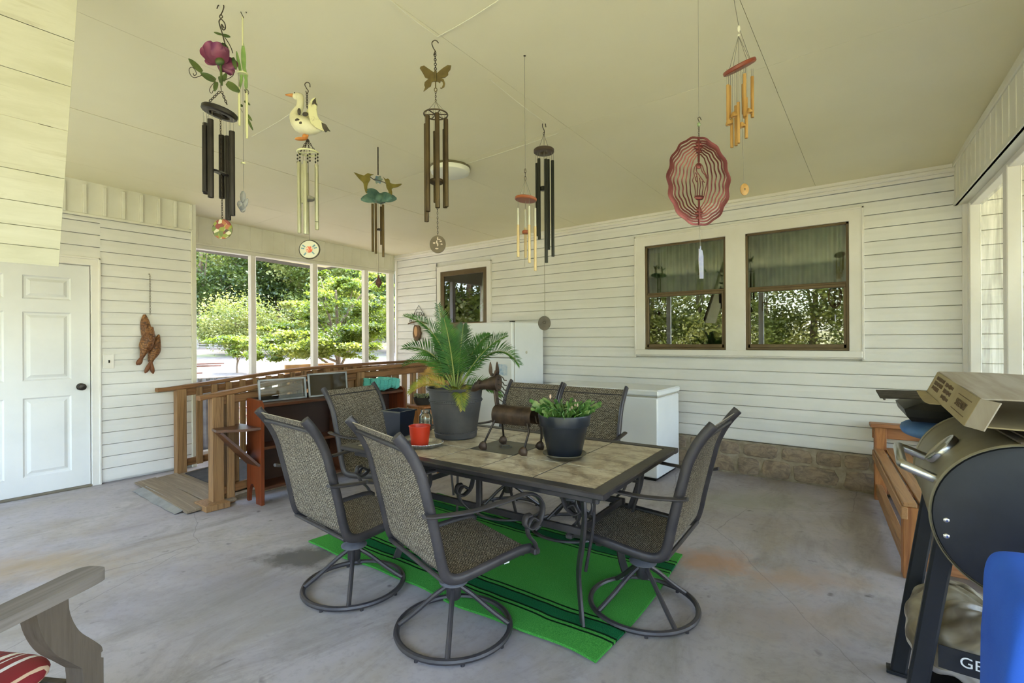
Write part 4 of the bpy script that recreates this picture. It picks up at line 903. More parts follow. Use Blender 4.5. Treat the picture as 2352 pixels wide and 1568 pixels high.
def text(body, size, mtx, m, parent, name='lettering', ext=.0006):
    cu = bpy.data.curves.new(name, 'FONT'); cu.body = body; cu.size = size; cu.extrude = ext; cu.align_x = 'CENTER'; cu.align_y = 'CENTER'
    to = bpy.data.objects.new(name, cu); COL.objects.link(to); dg = bpy.context.evaluated_depsgraph_get(); me = bpy.data.meshes.new_from_object(to.evaluated_get(dg)); bpy.data.objects.remove(to); bpy.data.curves.remove(cu)
    me.transform(mtx); me.materials.clear(); me.materials.append(m); o = bpy.data.objects.new(name, me); COL.objects.link(o); o.parent = parent; return o
sx_ = lambda z: -.0042-.032*(1-z/h); lean = Matrix.Rotation(math.atan(.032/h), 3, 'Y')
T4 = lambda y, z, rot=0: Matrix.Translation(tl_@Vector((sx_(z)-.0008, y, z)))@(tl_@lean).to_4x4()@Matrix(((0, 0, -1, 0), (-1, 0, 0, 0), (0, 1, 0, 0), (0, 0, 0, 1)))@Matrix.Rotation(rot, 4, 'Z')
text('SAFEWAY', .032, T4(.14, .041), M['ink'], fp_)
for z in (.018, .064): MB().box(tl_@Vector((sx_(z), .14, z)), (.001, .18, .002), tl_@lean, 0).build('printed_rule', M['ink'], fp_)
rr = random.Random(4)
for (y0_, z0_, nrow) in ((.62, .066, 6), (.62, .048, 6), (.62, .03, 5), (.44, .064, 5), (.43, .044, 5), (.42, .024, 5)):
    y = y0_; b_ = MB()
    for k in range(nrow*2):
        w_ = rr.uniform(.007, .013); b_.box(tl_@Vector((sx_(z0_), y, z0_)), (.001, w_, rr.choice((.010, .014, .015))), tl_@lean, 0); y -= w_+.003
    b_.build('printed_line', M['ink'], fp_)
b_ = MB()
for k in range(4): b_.slab(lambda u, v, k=k: (.02+.02*k+.50*u, -.06+.70*v, .004+.0075*k+.001*math.sin(u*15+k)), 20, 4, .005)
o = b_.build('cardboard_sheets', mat('dark_cardboard', (72, 62, 54), (100, 88, 74), .9, ns=14, stretch=(1, 8, 8))); o.location = (.27, 1.95, 1.049); o.rotation_euler = (0, R(1.5), R(4)); tag(o, 'dark corrugated sheets pressed between the carton and the grill lid', 'cardboard sheets')
# charcoal bag under the barrel
cbg = thing('charcoal_bag', 'crumpled tan and white charcoal bag lying on the shelf under the grill', 'bag', (.30, 2.26, .202))
b_ = MB(); rr = random.Random(8); ph = [rr.uniform(0, 6) for _ in range(8)]
def bagf(u, v):
    a = 2*PI*u; t = PI*(v-.5); sg = lambda q, e: math.copysign(abs(q)**e, q)
    x = .245*sg(math.cos(t), .7)*sg(math.cos(a), .6); y = .24*sg(math.cos(t), .7)*sg(math.sin(a), .6); z = .115*sg(math.sin(t), .8)
    w = .016*math.sin(7*a+ph[0]+5*t)+.012*math.sin(12*a+ph[1]-7*t)+.005*math.sin(19*a+ph[2]+9*t); return (x*(1+w*1.2), y*(1+w*1.2), .128+z*(1+w*2.6)+.02*math.sin(x*22+ph[3]))
b_.grid(bagf, 140, 60); bgm = NT('charcoal_sack'); v = bgm.coord('Object'); sx = bgm.new('ShaderNodeSeparateXYZ'); bgm.link(v, sx.inputs[0])
c = bgm.ramp(bgm.noise(v, 5, 4, .6, .6), [(.36, (96, 84, 66)), (.5, (150, 138, 116)), (.64, (182, 174, 158))]); wv = bgm.math('ADD', sx.outputs['Z'], bgm.math('MULTIPLY', bgm.noise(v, 4, 2), .1))
c = bgm.mix(bgm.math('MULTIPLY', bgm.math('LESS_THAN', wv, .15), .8), c, (206, 200, 196)); c = bgm.mix(bgm.math('LESS_THAN', wv, .10), c, (120, 84, 80)); bgm.link(c, bgm.b.inputs['Base Color']); bgm.b.inputs['Roughness'].default_value = .4
b_.build('sack', bgm.mat, cbg, sharp=80)
b_ = MB(); b_.slab(lambda u, v: (-.17+.20*u, -.246-.010*math.sin(PI*u), .115+.07*v+.01*u), 8, 3, .003); b_.build('black_label', M['gblack'], cbg)
text('GE', .044, Matrix.Translation((-.095, -.2585, .156))@Matrix.Rotation(PI/2, 4, 'X'), M['white_metal'], cbg)
# blue upright cushion nearest the camera
b_ = MB(); nx = 16
def bcf(u, v):
    a = 2*PI*u; t = PI*(v-.5); sg = lambda q, e: math.copysign(abs(q)**e, q); x = .235*sg(math.cos(t), .1)*sg(math.cos(a), .13); y = .135*sg(math.cos(t), .1)*sg(math.sin(a), .13); z = .455*sg(math.sin(t), .16)
    k = 1+.012*math.sin(z*9+2*a)-.05*(z/.46)+.012*math.sin(z*21-3*a); return (x*k, y*k, .46+z+.012*math.sin(5*x+7*y))
bc = thing('blue_cushion', 'bright blue fabric chair cushion standing upright in the lower right corner', 'cushion', (.385, 1.278, .0), R(1)); b_.grid(bcf, 64, 48); b_.build('fabric', mat('royal_blue_fabric', (22, 78, 186), (34, 92, 200), .75, ns=5, bump=.1, bs=300), bc, sharp=80)
# ---------------------------------------------------------------- weathered armchair, lower left corner
ac = thing('wooden_armchair', 'weathered grey wooden armchair with red striped cushion in the lower left corner', 'armchair', (-2.14, .04, 0), R(120))
M['grey'] = wood('grey_teak', (104, 94, 86), (128, 120, 114), 0, .75, 9, c3=(82, 72, 62)); M['greyz'] = wood('grey_teak_leg', (74, 64, 54), (98, 86, 74), 2, .8, 9, c3=(56, 47, 39), bump=.4)
for s in (-1, 1):
    b_ = MB(); b_.prism(pspline([(-.35, -.04), (.1, -.05), (.26, -.052), (.302, -.035), (.31, 0), (.302, .035), (.26, .05), (.1, .045), (-.35, .035), (-.36, 0)], 4), .032, None, (0, s*.29, .595)); b_.build('armrest', M['grey'], ac)
    b_ = MB(); b_.prism(pspline([(.19, .58), (.196, .52), (.222, .455), (.265, .40), (.292, .365), (.298, .345)], 4)+[(.292, .343), (.292, .325), (.30, .322), (.30, 0), (.235, 0), (.235, .30)]+pspline([(.232, .33), (.195, .375), (.15, .43), (.118, .50), (.10, .58)], 4), .062, RX90, (0, s*.29, 0)); b_.build('front_leg', M['greyz'], ac, sharp=25)
    b_ = MB(); b_.bar([(-.30, s*.27, 0), (-.30, s*.27, .58)], .05, .05, (1, 0, 0)); b_.build('rear_leg', M['greyz'], ac)
b_ = MB(); b_.bb(.235, .262, -.262, .262, .20, .275, .004); b_.build('front_rail', M['greyz'], ac)
for k in range(6): b_ = MB(); b_.bb(-.25+.082*k, -.18+.082*k, -.26, .26, .255, .275, .003); b_.build('seat_slat', M['grey'], ac)
b_ = MB()
for k in range(6): b_.box((-.33, -.22+.088*k, .62), (.02, .06, .62), (0, R(-12), 0), .004)
b_.bb(-.42, -.38, -.29, .29, .90, .96); b_.build('backrest', M['grey'], ac)
cm = NT('striped_cushion'); v = cm.coord('Object'); s_ = cm.new('ShaderNodeSeparateXYZ'); cm.link(v, s_.inputs[0]); c = cm.mix(0., (128, 30, 36), (128, 30, 36))
for a, w_, col in ((-.155, .014, (226, 220, 214)), (-.118, .006, (226, 220, 214)), (-.09, .02, (232, 228, 222)), (-.06, .005, (60, 30, 60)), (.05, .02, (226, 220, 214)), (.1, .008, (226, 220, 214)), (-.215, .008, (214, 180, 150))):
    f = cm.math('LESS_THAN', cm.math('ABSOLUTE', cm.math('SUBTRACT', s_.outputs['Y'], a)), w_/2); c = cm.mix(f, c, col)
cm.link(c, cm.b.inputs['Base Color']); cm.b.inputs['Roughness'].default_value = .7
b_ = MB(); pillow(b_, (.03, 0, .328), (.46, .46, .105), 6); o = b_.build('seat_cushion', cm.mat, sharp=80); o.location = (-2.14, .04, 0); o.rotation_euler = (0, 0, R(120)); tag(o, 'dark red cushion with white stripes lying in the weathered armchair', 'cushion')
# ---------------------------------------------------------------- hanging chimes: local x = camera right, z up, metres = pixels / (pixels per metre at that distance)
M['hook'] = mat('hook_iron', (58, 50, 40), (76, 66, 54), .45, .6, ns=30); M['string'] = mat('grey_string', (128, 122, 106), None, .8)
class Chime:
    def __init__(s, name, label, px, py, dep=None, cat='wind chime'):
        p = on_ceiling(px, py) if dep is None else atd(px, py, dep); s.d = depth(p); s.k = s.d/F; s.px, s.py = px, py
        s.t = thing(name, label, cat, p, YAW, 'hanging chimes and spinners under the porch ceiling')
    def q(s, x, y, d=0): return Vector(((x-s.px)*s.k, d, -(y-s.py)*s.k))
    def path(s, pts, n=5): return spline([s.q(*p) for p in pts], n)
    def part(s, mb, name, m, parent=None, sharp=40): return mb.build(name, m, parent or s.t, sharp)
    def hook(s, pts, r=1.2, m='hook', name='hook', n=5): b = MB(); b.tube(s.path(pts, n), r*s.k, 7); return s.part(b, name, M[m])
    def chain(s, x0, y0, x1, y1, n, r=.7, w=2.4, m='hook', name='chain', d0=0, d1=0):
        b = MB(); a, e = s.q(x0, y0, d0), s.q(x1, y1, d1); T = (e-a).normalized(); S = T.cross(Vector((0, 1, 0))); S = S.normalized() if S.length > .1 else Vector((1, 0, 0)); Q = S.cross(T); L = (e-a).length/n
        for i in range(n):
            c = a+T*L*(i+.5); U = S if i % 2 == 0 else Q
            b.tube([c+T*math.cos(g)*L*.62+U*math.sin(g)*w*s.k for g in [2*PI*j/10 for j in range(10)]], r*s.k, 5, True)
        return s.part(b, name, M[m])
    def cords(s, segs, r=.45, m='string', name='suspension_cords'):
        b = MB()
        for a, e in segs: b.cyl(a, e, r*s.k, 5)
        return s.part(b, name, M[m])
    def tubes(s, lst, m, r, ringz=None, name='chime_tube', hollow=True, parent=None, cut=0):
        """lst: (x, ytop, ybottom, depth offset in px)"""
        segs = []
        for x, y0, y1, d in lst:
            b = MB(); a, e = s.q(x, y0, d*s.k), s.q(x, y1, d*s.k); n = 14; rr_ = r*s.k; ri = rr_*.82
            b.lathe([(0 if not hollow else ri, a.z), (rr_, a.z), (rr_, e.z), (ri, e.z), (ri, a.z)][::-1] if hollow else [(0, e.z), (rr_, e.z), (rr_, a.z), (0, a.z)], n, (a.x, a.y, 0), closed=hollow)
            s.part(b, name, m)
            if ringz is not None:
                top = s.q(x, ringz, d*s.k)
                for o in (-.6, .6): segs.append((top+Vector((o*rr_, 0, 0)), a+Vector((o*rr_, 0, -.004))))
        if segs: s.cords(segs, .35, name='tube_cords')
def disc(b, c, r, h, n=36, tilt=None, hole=0):
    m_ = tilt or Matrix.Identity(3)
    if hole: b.lathe([(hole, -h/2), (r-h*.2, -h/2), (r, -h*.3), (r, h*.3), (r-h*.2, h/2), (hole, h/2)], n, c, m_, True)
    else: b.lathe([(0, -h/2), (r-h*.2, -h/2), (r, -h*.3), (r, h*.3), (r-h*.2, h/2), (0, h/2)], n, c, m_)
UP = Matrix.Rotation(PI/2, 3, 'X')            # disc lying -> facing the viewer
# 1 flower chime
M['tubeblk'] = mat('black_brown_tube', (40, 36, 33), (54, 48, 43), .42, .5, ns=8); M['petal'] = mat('magenta_metal', (82, 32, 60), (126, 54, 88), .4, .3, ns=9); M['mleaf'] = mat('painted_green_leaf', (52, 72, 36), (84, 98, 48), .45, .3, ns=14)
c = Chime('flower_wind_chime', 'dark tube wind chime hung under a purple metal flower with green leaves', 508, 12)
c.hook([(498, 20), (502, 12), (509, 9), (514, 14), (512, 24), (508, 32), (504, 38), (507, 42), (511, 39), (508, 33)])
c.hook([(514, 64), (509, 56), (511, 68), (517, 66), (516, 54), (508, 44), (503, 49), (505, 60), (510, 76), (514, 92), (518, 106)], 1.3, name='spiral_stem')
c.hook([(516, 86), (524, 98), (531, 112), (534, 122)], 1.0, name='side_stem')
b = MB()
def petal(b, base, tip, w, cup, n=8, thick=.0012, rnd=0):
    base, tip = Vector(base), Vector(tip); d = tip-base; S = d.cross(Vector((0, 1, 0))); S = S.normalized() if S.length > 1e-6 else Vector((1, 0, 0))
    Nn = S.cross(d).normalized()
    b.slab(lambda u, v: base+d*v*(1-(.16*(2*u-1)**2 if rnd else 0))+S*w*(2*u-1)*math.sin(PI*((.14+.66*v) if rnd else min(1, .12+.86*v)))**.6*(1-.12*v)+Nn*(cup*(v*v)+cup*(.25 if rnd else .6)*(2*u-1)**2*v), 8, n, thick)
k = c.k
for (tx, ty, w, cup) in ((464, 116, 19, -.015), (480, 104, 21, -.025), (505, 103, 22, -.025), (530, 118, 20, -.02), (542, 146, 18, .015), (530, 165, 15, .02), (500, 160, 10, .02), (466, 136, 14, .01)): petal(b, c.q(505, 140), c.q(tx, ty), w*.85*k, cup, rnd=1)
fl_ = c.part(b, 'flower', M['petal'], sharp=60); b = MB(); b.ball(c.q(505, 142), (11*k, 9*k, 9*k)); b.tube(c.path([(506, 146), (507, 165), (508, 185), (508, 196)]), 2.6*k, 8); c.part(b, 'flower_stem', M['mleaf'])
for (x0, y0, x1, y1, w, cu) in ((510, 80, 529, 85, 4, 0), (510, 80, 491, 74, 3, 0), (463, 165, 431, 133, 7, .004), (494, 185, 462, 169, 8, -.004), (520, 190, 548, 210, 9, .004), (497, 188, 490, 208, 6, .004), (511, 186, 519, 168, 6, 0), (508, 178, 500, 186, 8, .01), (534, 132, 542, 160, 5, 0), (508, 100, 524, 112, 5, 0)):
    b = MB(); petal(b, c.q(x0, y0), c.q(x1, y1), w*k, cu); c.part(b, 'leaf', M['mleaf'], sharp=60)
c.hook([(494, 184), (470, 172), (446, 178), (436, 170), (434, 158), (441, 154), (448, 162), (450, 170), (445, 173), (443, 168)], .8, name='tendril'); c.hook([(494, 186), (484, 198), (480, 208), (485, 214), (489, 207)], .7, name='tendril'); c.hook([(508, 186), (525, 180), (535, 172), (534, 164)], .8, name='tendril')
c.hook([(506, 196), (507, 208)], .9, name='link_rod'); c.chain(504, 210, 480, 233, 5, .8, 2.4); c.chain(508, 210, 520, 240, 6, .8, 2.4)
tilt = Matrix.Rotation(R(14), 3, 'Y'); b = MB(); disc(b, c.q(503, 258), 37*k, 13*k, 40, tilt, 22*k); b.box(c.q(503, 258), (48*k, 6*k, 5*k), tilt, .001); b.box(c.q(503, 258), (6*k, 48*k, 5*k), tilt, .001); c.part(b, 'top_ring', M['tubeblk'])
c.tubes([(471, 283, 445, 0), (482, 298, 447, -20), (498, 286, 461, -26), (510, 305, 500, 20), (531, 302, 495, 0), (492, 300, 448, 26)], M['tubeblk'], 6.2, 266)
c.chain(505, 262, 508, 505, 44, .6, 1.6, name='clapper_chain'); b = MB(); disc(b, c.q(505, 397), 19*k, 4*k, 28, tilt); c.part(b, 'clapper', M['tubeblk'])
def speck(name, cols, sc_=40, rough=.3):
    t = NT(name); vo = t.new('ShaderNodeTexVoronoi'); vo.inputs['Scale'].default_value = sc_; t.link(t.coord('Object'), vo.inputs['Vector']); s_ = t.new('ShaderNodeSeparateColor'); t.link(vo.outputs['Color'], s_.inputs[0])
    r_ = t.ramp(s_.outputs[0], [(i/len(cols), q_) for i, q_ in enumerate(cols)]); t.n[-1]; [setattr(n.color_ramp, 'interpolation', 'CONSTANT') for n in t.n if n.type == 'VALTORGB']; t.link(r_, t.b.inputs['Base Color']); t.b.inputs['Roughness'].default_value = rough; return t.mat
b = MB(); disc(b, c.q(508, 526), 23*k, 5*k, 36, UP); wc = c.part(b, 'wind_catcher', speck('mosaic_glass', [(122, 128, 40), (156, 140, 54), (74, 58, 42), (186, 178, 142), (150, 92, 48), (96, 104, 48), (120, 52, 38)], 60)); wc['label'] = 'round yellow and red mosaic disc'
# 2 glass chime behind the flower
M['mint'] = mat('pale_green_glass', (182, 196, 160), (150, 178, 116), .15, ns=20, Transmission_Weight=.5); M['ivory'] = mat('ivory_tube', (224, 222, 176), (206, 206, 160), .35, .2, ns=5)
c = Chime('leafy_wind_chime', 'green and ivory leaf wind chime hanging just behind the purple flower chime', 557, 27); k = c.k
c.hook([(566, 30), (563, 22), (557, 20), (553, 26), (556, 34), (559, 40), (555, 44)], .9); b = MB(); b.cyl(c.q(557, 40), c.q(557, 105), 1.8*k, 8); c.part(b, 'hanger_rod', M['ivory'])
for (x0, y0, x1, y1, w) in ((560, 160, 556, 96, 6), (552, 165, 541, 116, 4), (560, 150, 566, 200, 4), (556, 165, 548, 205, 4), (565, 180, 562, 205, 4), (560, 232, 572, 240, 3), (556, 245, 549, 238, 3), (566, 262, 576, 276, 3), (567, 272, 578, 298, 3)):
    b = MB(); petal(b, c.q(x0, y0), c.q(x1, y1), w*k, .004); c.part(b, 'leaf', M['mleaf'] if y0 > 226 else mat('light_green_leaf', (112, 146, 74), (140, 170, 100), .4, ns=20), sharp=60)
c.hook([(560, 205), (566, 218), (570, 214), (569, 208), (564, 206), (562, 213)], .6, name='tendril'); c.hook([(548, 240), (552, 250), (556, 258)], .5, name='tendril')
b = MB(); disc(b, c.q(557, 170), 12*k, 3*k, 24); c.part(b, 'top_ring', M['ivory'])
c.tubes([(548, 200, 278, 0), (553, 215, 292, -8), (566, 215, 318, 0), (560, 190, 300, 9)], M['ivory'], 2.6, 172)
c.cords([(c.q(557, 170), c.q(557, 440))], .45, name='clapper_cord'); b = MB(); disc(b, c.q(557, 375), 5*k, 4*k, 18); c.part(b, 'clapper', M['ivory'])
b = MB()
for (x, y, w, h) in ((556, 452, 7, 14), (551, 472, 8, 12), (561, 468, 6, 14), (555, 480, 7, 8)): b.ball(c.q(x, y), (w*k, .5*w*k, h*k), 9, 6, Matrix.Rotation(R((x-556)*5), 3, 'Y'))
wc = c.part(b, 'wind_catcher', mat('frosted_glass', (196, 196, 200), None, .25, Transmission_Weight=.7), sharp=20); wc['label'] = 'frosted clear glass figure drop'
# 3 goose
c = Chime('goose_wind_chime', 'cream goose figure with spread wing above pale metal chime tubes', 705, 184); k = c.k
M['goose'] = mat('cream_goose', (228, 224, 192), (214, 208, 172), .5, ns=14); M['feather'] = mat('feather_wing', (220, 216, 170), (170, 160, 120), .55, ns=30, lo=.55, hi=.7); M['orange'] = mat('goose_orange', (196, 120, 54), (216, 150, 78), .5, ns=20); M['gdark'] = mat('goose_dark', (52, 46, 40), (84, 76, 62), .6, ns=30)
c.hook([(712, 200), (711, 192), (705, 189), (700, 194), (704, 203), (708, 209), (705, 215), (702, 209)], 1.); c.chain(705, 215, 705, 248, 8, .7, 2)
b = MB(); P = c.path([(684, 224), (688, 222), (690, 232), (688, 246), (682, 258), (680, 270), (690, 284), (706, 292), (722, 296), (738, 298)], 5); rad = [7, 9, 8, 8, 10.5, 15, 20, 19, 13, 4]
rl = []; n = len(P)
for i in range(n): t = i/(n-1)*9; a = min(8, int(t)); rl.append((rad[a]+(rad[a+1]-rad[a])*(t-a))*k)
b.tube(P, rl, 18); b.ball(c.q(681, 221), (9*k, 8*k, 8.5*k)); c.part(b, 'body', M['goose'])
b = MB(); b.lathe([(5.5*k, 0), (5*k, 5*k), (2.6*k, 17*k), (0, 20*k)], 14, c.q(674, 219), Matrix.Rotation(R(-86), 3, 'Y')@Matrix.Scale(.7, 3, (1, 0, 0))); c.part(b, 'beak', M['orange'])
b = MB(); b.ball(c.q(680, 217, -8.5*k), 1.2*k, 8, 6); c.part(b, 'eye', M['gdark'])
for d, pts in ((-14, [(714, 250), (722, 236), (731, 233), (733, 250), (733, 264), (738, 280), (754, 294), (762, 306), (752, 308), (736, 302), (722, 292), (716, 276)]), (6, [(700, 256), (706, 247), (716, 250), (724, 276), (706, 284), (698, 270)])):
    b = MB(); pts2 = pspline([((x-c.px)*k, -(y-c.py)*k) for x, y in pts+[pts[0]]], 4)[:-1]; b.prism(pts2, 4*k, RX90, (0, d*k, 0)); w_ = c.part(b, 'wing', M['feather'], sharp=50)
    if d < 0:
        t_ = MB(); t_.prism([((x-c.px)*k, -(y-c.py)*k) for x, y in ((724, 240), (731, 232.5), (733.5, 250), (728, 246), (723, 248))], 4.6*k, RX90, (0, d*k, 0)); t_.prism([((x-c.px)*k, -(y-c.py)*k) for x, y in ((744, 288), (754, 293), (763, 307), (751, 309), (746, 300))], 4.6*k, RX90, (0, d*k, 0)); c.part(t_, 'wing_tip', M['gdark'], w_)
b = MB()
for (x, y, w, h) in ((691, 284, 7, 5), (694, 264, 4, 8), (708, 270, 7, 5), (698, 290, 5, 4)): b.ball(c.q(x, y, -17*k), (w*k, 3.2*k, h*k), 10, 7)
c.part(b, 'dark_patch', M['gdark'])
b = MB(); b.tube(c.path([(704, 302), (705, 312), (698, 318)]), 3*k, 8); b.ball(c.q(690, 319), (14*k, 7*k, 4*k), 10, 7); b.ball(c.q(700, 314), (6*k, 8*k, 6*k), 10, 7); c.part(b, 'feet', M['orange'])
for dx in (-1, -.3, .4, 1): c.chain(706, 320, 706+18*dx, 350, 6, .6, 1.6, name='chain', d1=(-8 if abs(dx) < 1 else 0)*k)
b = MB(); b.tube([c.q(706, 350)+Vector((22*k*math.cos(a), 22*k*math.sin(a), 0)) for a in [2*PI*i/32 for i in range(32)]], 2.4*k, 8, True); b.cyl(c.q(684, 350), c.q(728, 350), 1.5*k, 6); c.part(b, 'top_ring', M['ivory'])
M['pale'] = mat('pale_aluminium', (206, 204, 176), (190, 188, 158), .3, .75, ns=4)
c.tubes([(686, 372, 535, 0), (697, 392, 534, 16), (709, 378, 542, -22), (720, 385, 524, 16), (726, 378, 509, 0), (700, 382, 470, -12)], M['pale'], 4.4, 352)
for (x, y) in ((686, 352), (709, 352), (727, 352)): b = MB(); [b.ball(c.q(x+3*math.sin(i*2.1), y+i*2.6, 4*math.cos(i*2.1)*k), 2.2*k, 6, 4) for i in range(9)]; c.part(b, 'bead_string', M['wire'])
c.cords([(c.q(707, 350), c.q(709, 553))], .5, name='clapper_cord'); b = MB(); disc(b, c.q(706, 456), 14*k, 8*k, 28); c.part(b, 'clapper', mat('grey_wood', (150, 146, 128), (130, 126, 108), .6, ns=9))
b = MB(); b.lathe([(0, -2*k), (22*k, -2*k), (22*k, 2*k), (0, 2*k)], 40, c.q(709, 573), Matrix.Scale(.9, 3, (0, 0, 1))@UP); wc = c.part(b, 'wind_catcher', mat('cream_disc', (204, 200, 176), None, .4)); wc['label'] = 'round cream disc with an orange centre and dark beaded rim'
b = MB(); [b.ball(c.q(709+23*math.cos(a), 573+20.6*math.sin(a)), 2.1*k, 6, 4) for a in [2*PI*i/44 for i in range(44)]]; c.part(b, 'beaded_rim', M['gdark'], wc)
b = MB(); disc(b, c.q(709, 573, -2.4*k), 7.5*k, 1*k, 24, UP); c.part(b, 'centre_flower', speck('orange_print', [(212, 104, 60), (226, 180, 150), (190, 76, 44)], 160), wc)
b = MB()
for a, l in ((R(130), 15), (R(45), 13), (R(-40), 14), (R(-15), 15), (R(190), 15), (R(215), 15)): b.box(c.q(709+l*math.cos(a), 573+l*.9*math.sin(a), -2.6*k), (7*k, 1*k, 2.6*k), Matrix.Rotation(a, 3, 'Y'), 0)
c.part(b, 'blue_print', mat('blue_print', (120, 156, 160), (96, 130, 140), .6, ns=40), wc)
# 4 hummingbirds
c = Chime('hummingbird_wind_chime', 'small wind chime with two metal hummingbirds over a blue green flower', 868, 338); k = c.k
M['humm'] = mat('brass_bird', (108, 98, 46), (134, 122, 62), .4, .6, ns=14); M['patina'] = mat('blue_patina', (96, 126, 108), (70, 104, 96), .6, .3, ns=24)
b = MB(); b.cyl(c.q(868, 338), c.q(868, 402), 1.5*k, 8); c.part(b, 'hanger_rod', M['hook'])
for pts, d in (([(812, 395), (826, 400), (836, 403), (840, 400), (845, 398), (850, 399), (858, 401), (850, 404), (850, 412), (846, 419), (843, 428), (844, 440), (840, 443), (836, 430), (834, 420), (824, 410)], 0), ([(880, 406), (886, 412), (891, 411), (895, 414), (897, 421), (908, 424), (923, 423), (914, 430), (900, 434), (901, 444), (896, 453), (889, 452), (893, 442), (888, 432), (886, 420)], -2)):
    b = MB(); b.prism(pspline([((x-c.px)*k, -(y-c.py)*k) for x, y in pts+[pts[0]]], 3)[:-1], 2.2*k, RX90, (0, d*k, 0)); c.part(b, 'hummingbird', M['humm'], sharp=50)
b = MB(); b.tube(c.path([(850, 406), (858, 412), (868, 414), (880, 418), (888, 422)]), 1*k, 6); c.part(b, 'cross_wire', M['hook'])
b = MB(); [petal(b, c.q(868, 412), c.q(868+10*math.cos(a), 412+10*math.sin(a)), 4*k, .004) for a in [2*PI*i/6 for i in range(6)]]; c.part(b, 'small_flower', mat('blue_flower', (84, 110, 130), (120, 130, 110), .5, .2, ns=30), sharp=60)
b = MB()
for i in range(6): a = 2*PI*i/6+.3; base = c.q(870, 452); petal(b, base, base+Vector((40*k*math.cos(a), 40*k*math.sin(a), (-6 if i % 2 else 2)*k)), 12*k, .02)
b.ball(c.q(870, 455), (14*k, 14*k, 12*k)); c.part(b, 'flower_canopy', M['patina'], sharp=60)
c.tubes([(855, 468, 578, 0), (865, 470, 584, -10), (879, 470, 590, 0), (872, 472, 560, 10)], M['bronzetube'] if 'bronzetube' in M else mat('bronze_tube', (84, 68, 40), (104, 86, 54), .45, .6, ns=8), 2.8, 456)
b = MB(); b.cyl(c.q(864, 527), c.q(880, 527), 1.8*k, 8); disc(b, c.q(870, 527), 5*k, 4*k, 16); c.part(b, 'clapper', M['hook']); c.cords([(c.q(868, 456), c.q(868, 640))], .35, name='clapper_cord')
b = MB(); b.lathe([(0, -14*k), (3*k, -10*k), (8*k, -4*k), (5*k, 6*k), (3*k, 10*k), (0, 14*k)], 8, c.q(868, 648)); b.ball(c.q(868, 634), 3*k, 8, 6); c.part(b, 'wind_catcher', mat('rust_drop', (92, 62, 56), (112, 80, 70), .5, .4, ns=30))
# 5 butterfly
c = Chime('butterfly_wind_chime', 'tall dark bronze tube wind chime hung under a metal butterfly', 1000, 88); k = c.k
M['bfly'] = mat('verdigris_bronze', (94, 80, 46), (118, 102, 60), .5, .5, ns=20); M['btube'] = mat('brown_bronze_tube', (70, 56, 38), (94, 78, 48), .45, .55, ns=7)
c.hook([(1007, 99), (1003, 94), (997, 93), (992, 99), (995, 110), (999, 117), (996, 126), (1001, 122), (999, 116)], 1.1); c.chain(999, 124, 1000, 166, 8, .9, 2.6)
LW = [(1000, 168), (994, 165), (984, 158), (974, 151), (966, 153), (964, 157), (972, 170), (976, 178), (984, 181), (975, 189), (974, 196), (976, 201), (972, 210), (978, 206), (984, 201), (989, 198), (991, 189), (996, 187), (1000, 188)]
RW_ = [(1004, 187), (1010, 191), (1012, 186), (1016, 188), (1017, 195), (1014, 202), (1010, 202), (1013, 204), (1020, 200), (1022, 192), (1019, 183), (1012, 179), (1022, 178), (1029, 172), (1029, 166), (1034, 160), (1036, 151), (1028, 150), (1018, 156), (1008, 164), (1004, 168)]
b = MB(); b.prism([((x-c.px)*k, -(y-c.py)*k) for x, y in LW+RW_], 2.4*k, RX90); b.tube([c.q(1000, 164, -1.5*k), c.q(1000, 188, -1.5*k)], 3*k, 8); bf = c.part(b, 'butterfly', M['bfly'], sharp=50); bf['label'] = 'cut metal butterfly'
b = MB(); b.cyl(c.q(1000, 186), c.q(1000, 202), 1.5*k, 6); b.tube([c.q(1000, 206)+Vector((3.2*k*math.cos(a), 0, 4*k*math.sin(a))) for a in [2*PI*i/12 for i in range(12)]], 1*k, 6, True); c.part(b, 'loop', M['bfly']); c.chain(1000, 210, 1000, 233, 5, .7, 1.6)
RZ = 263; b = MB(); b.tube([c.q(1000, RZ)+Vector((27*k*math.cos(a), 27*k*math.sin(a), 0)) for a in [2*PI*i/40 for i in range(40)]], 1.7*k, 8, True)
for a in (0, 1.05, 2.1): b.cyl(c.q(1000, RZ)+Vector((27*k*math.cos(a), 27*k*math.sin(a), 0)), c.q(1000, RZ)-Vector((27*k*math.cos(a), 27*k*math.sin(a), 0)), 1.2*k, 6)
c.part(b, 'top_ring', M['btube']); c.cords([(c.q(1000, 233), c.q(1000, RZ)+Vector((27*k*math.cos(a), 27*k*math.sin(a), 0))) for a in [2*PI*i/6 for i in range(6)]])
c.tubes([(977, 283, 508, 4), (984, 274, 490, -18), (995, 292, 458, 24), (1007, 272, 484, -26), (1024, 277, 476, -6), (1018, 290, 472, 18)], M['btube'], 5.3, RZ)
c.chain(1001, RZ, 1003, 542, 50, .5, 1.4, name='clapper_chain'); b = MB(); disc(b, c.q(1001, 417), 16*k, 9*k, 28); c.part(b, 'clapper', M['btube'])
b = MB(); disc(b, c.q(1003, 561), 18.5*k, 3*k, 36, Matrix.Scale(1.1, 3, (0, 0, 1))@UP); wc = c.part(b, 'wind_catcher', mat('bronze_medallion', (86, 74, 58), (100, 88, 68), .5, .4, ns=20)); wc['label'] = 'round pierced bronze medallion'
b = MB()
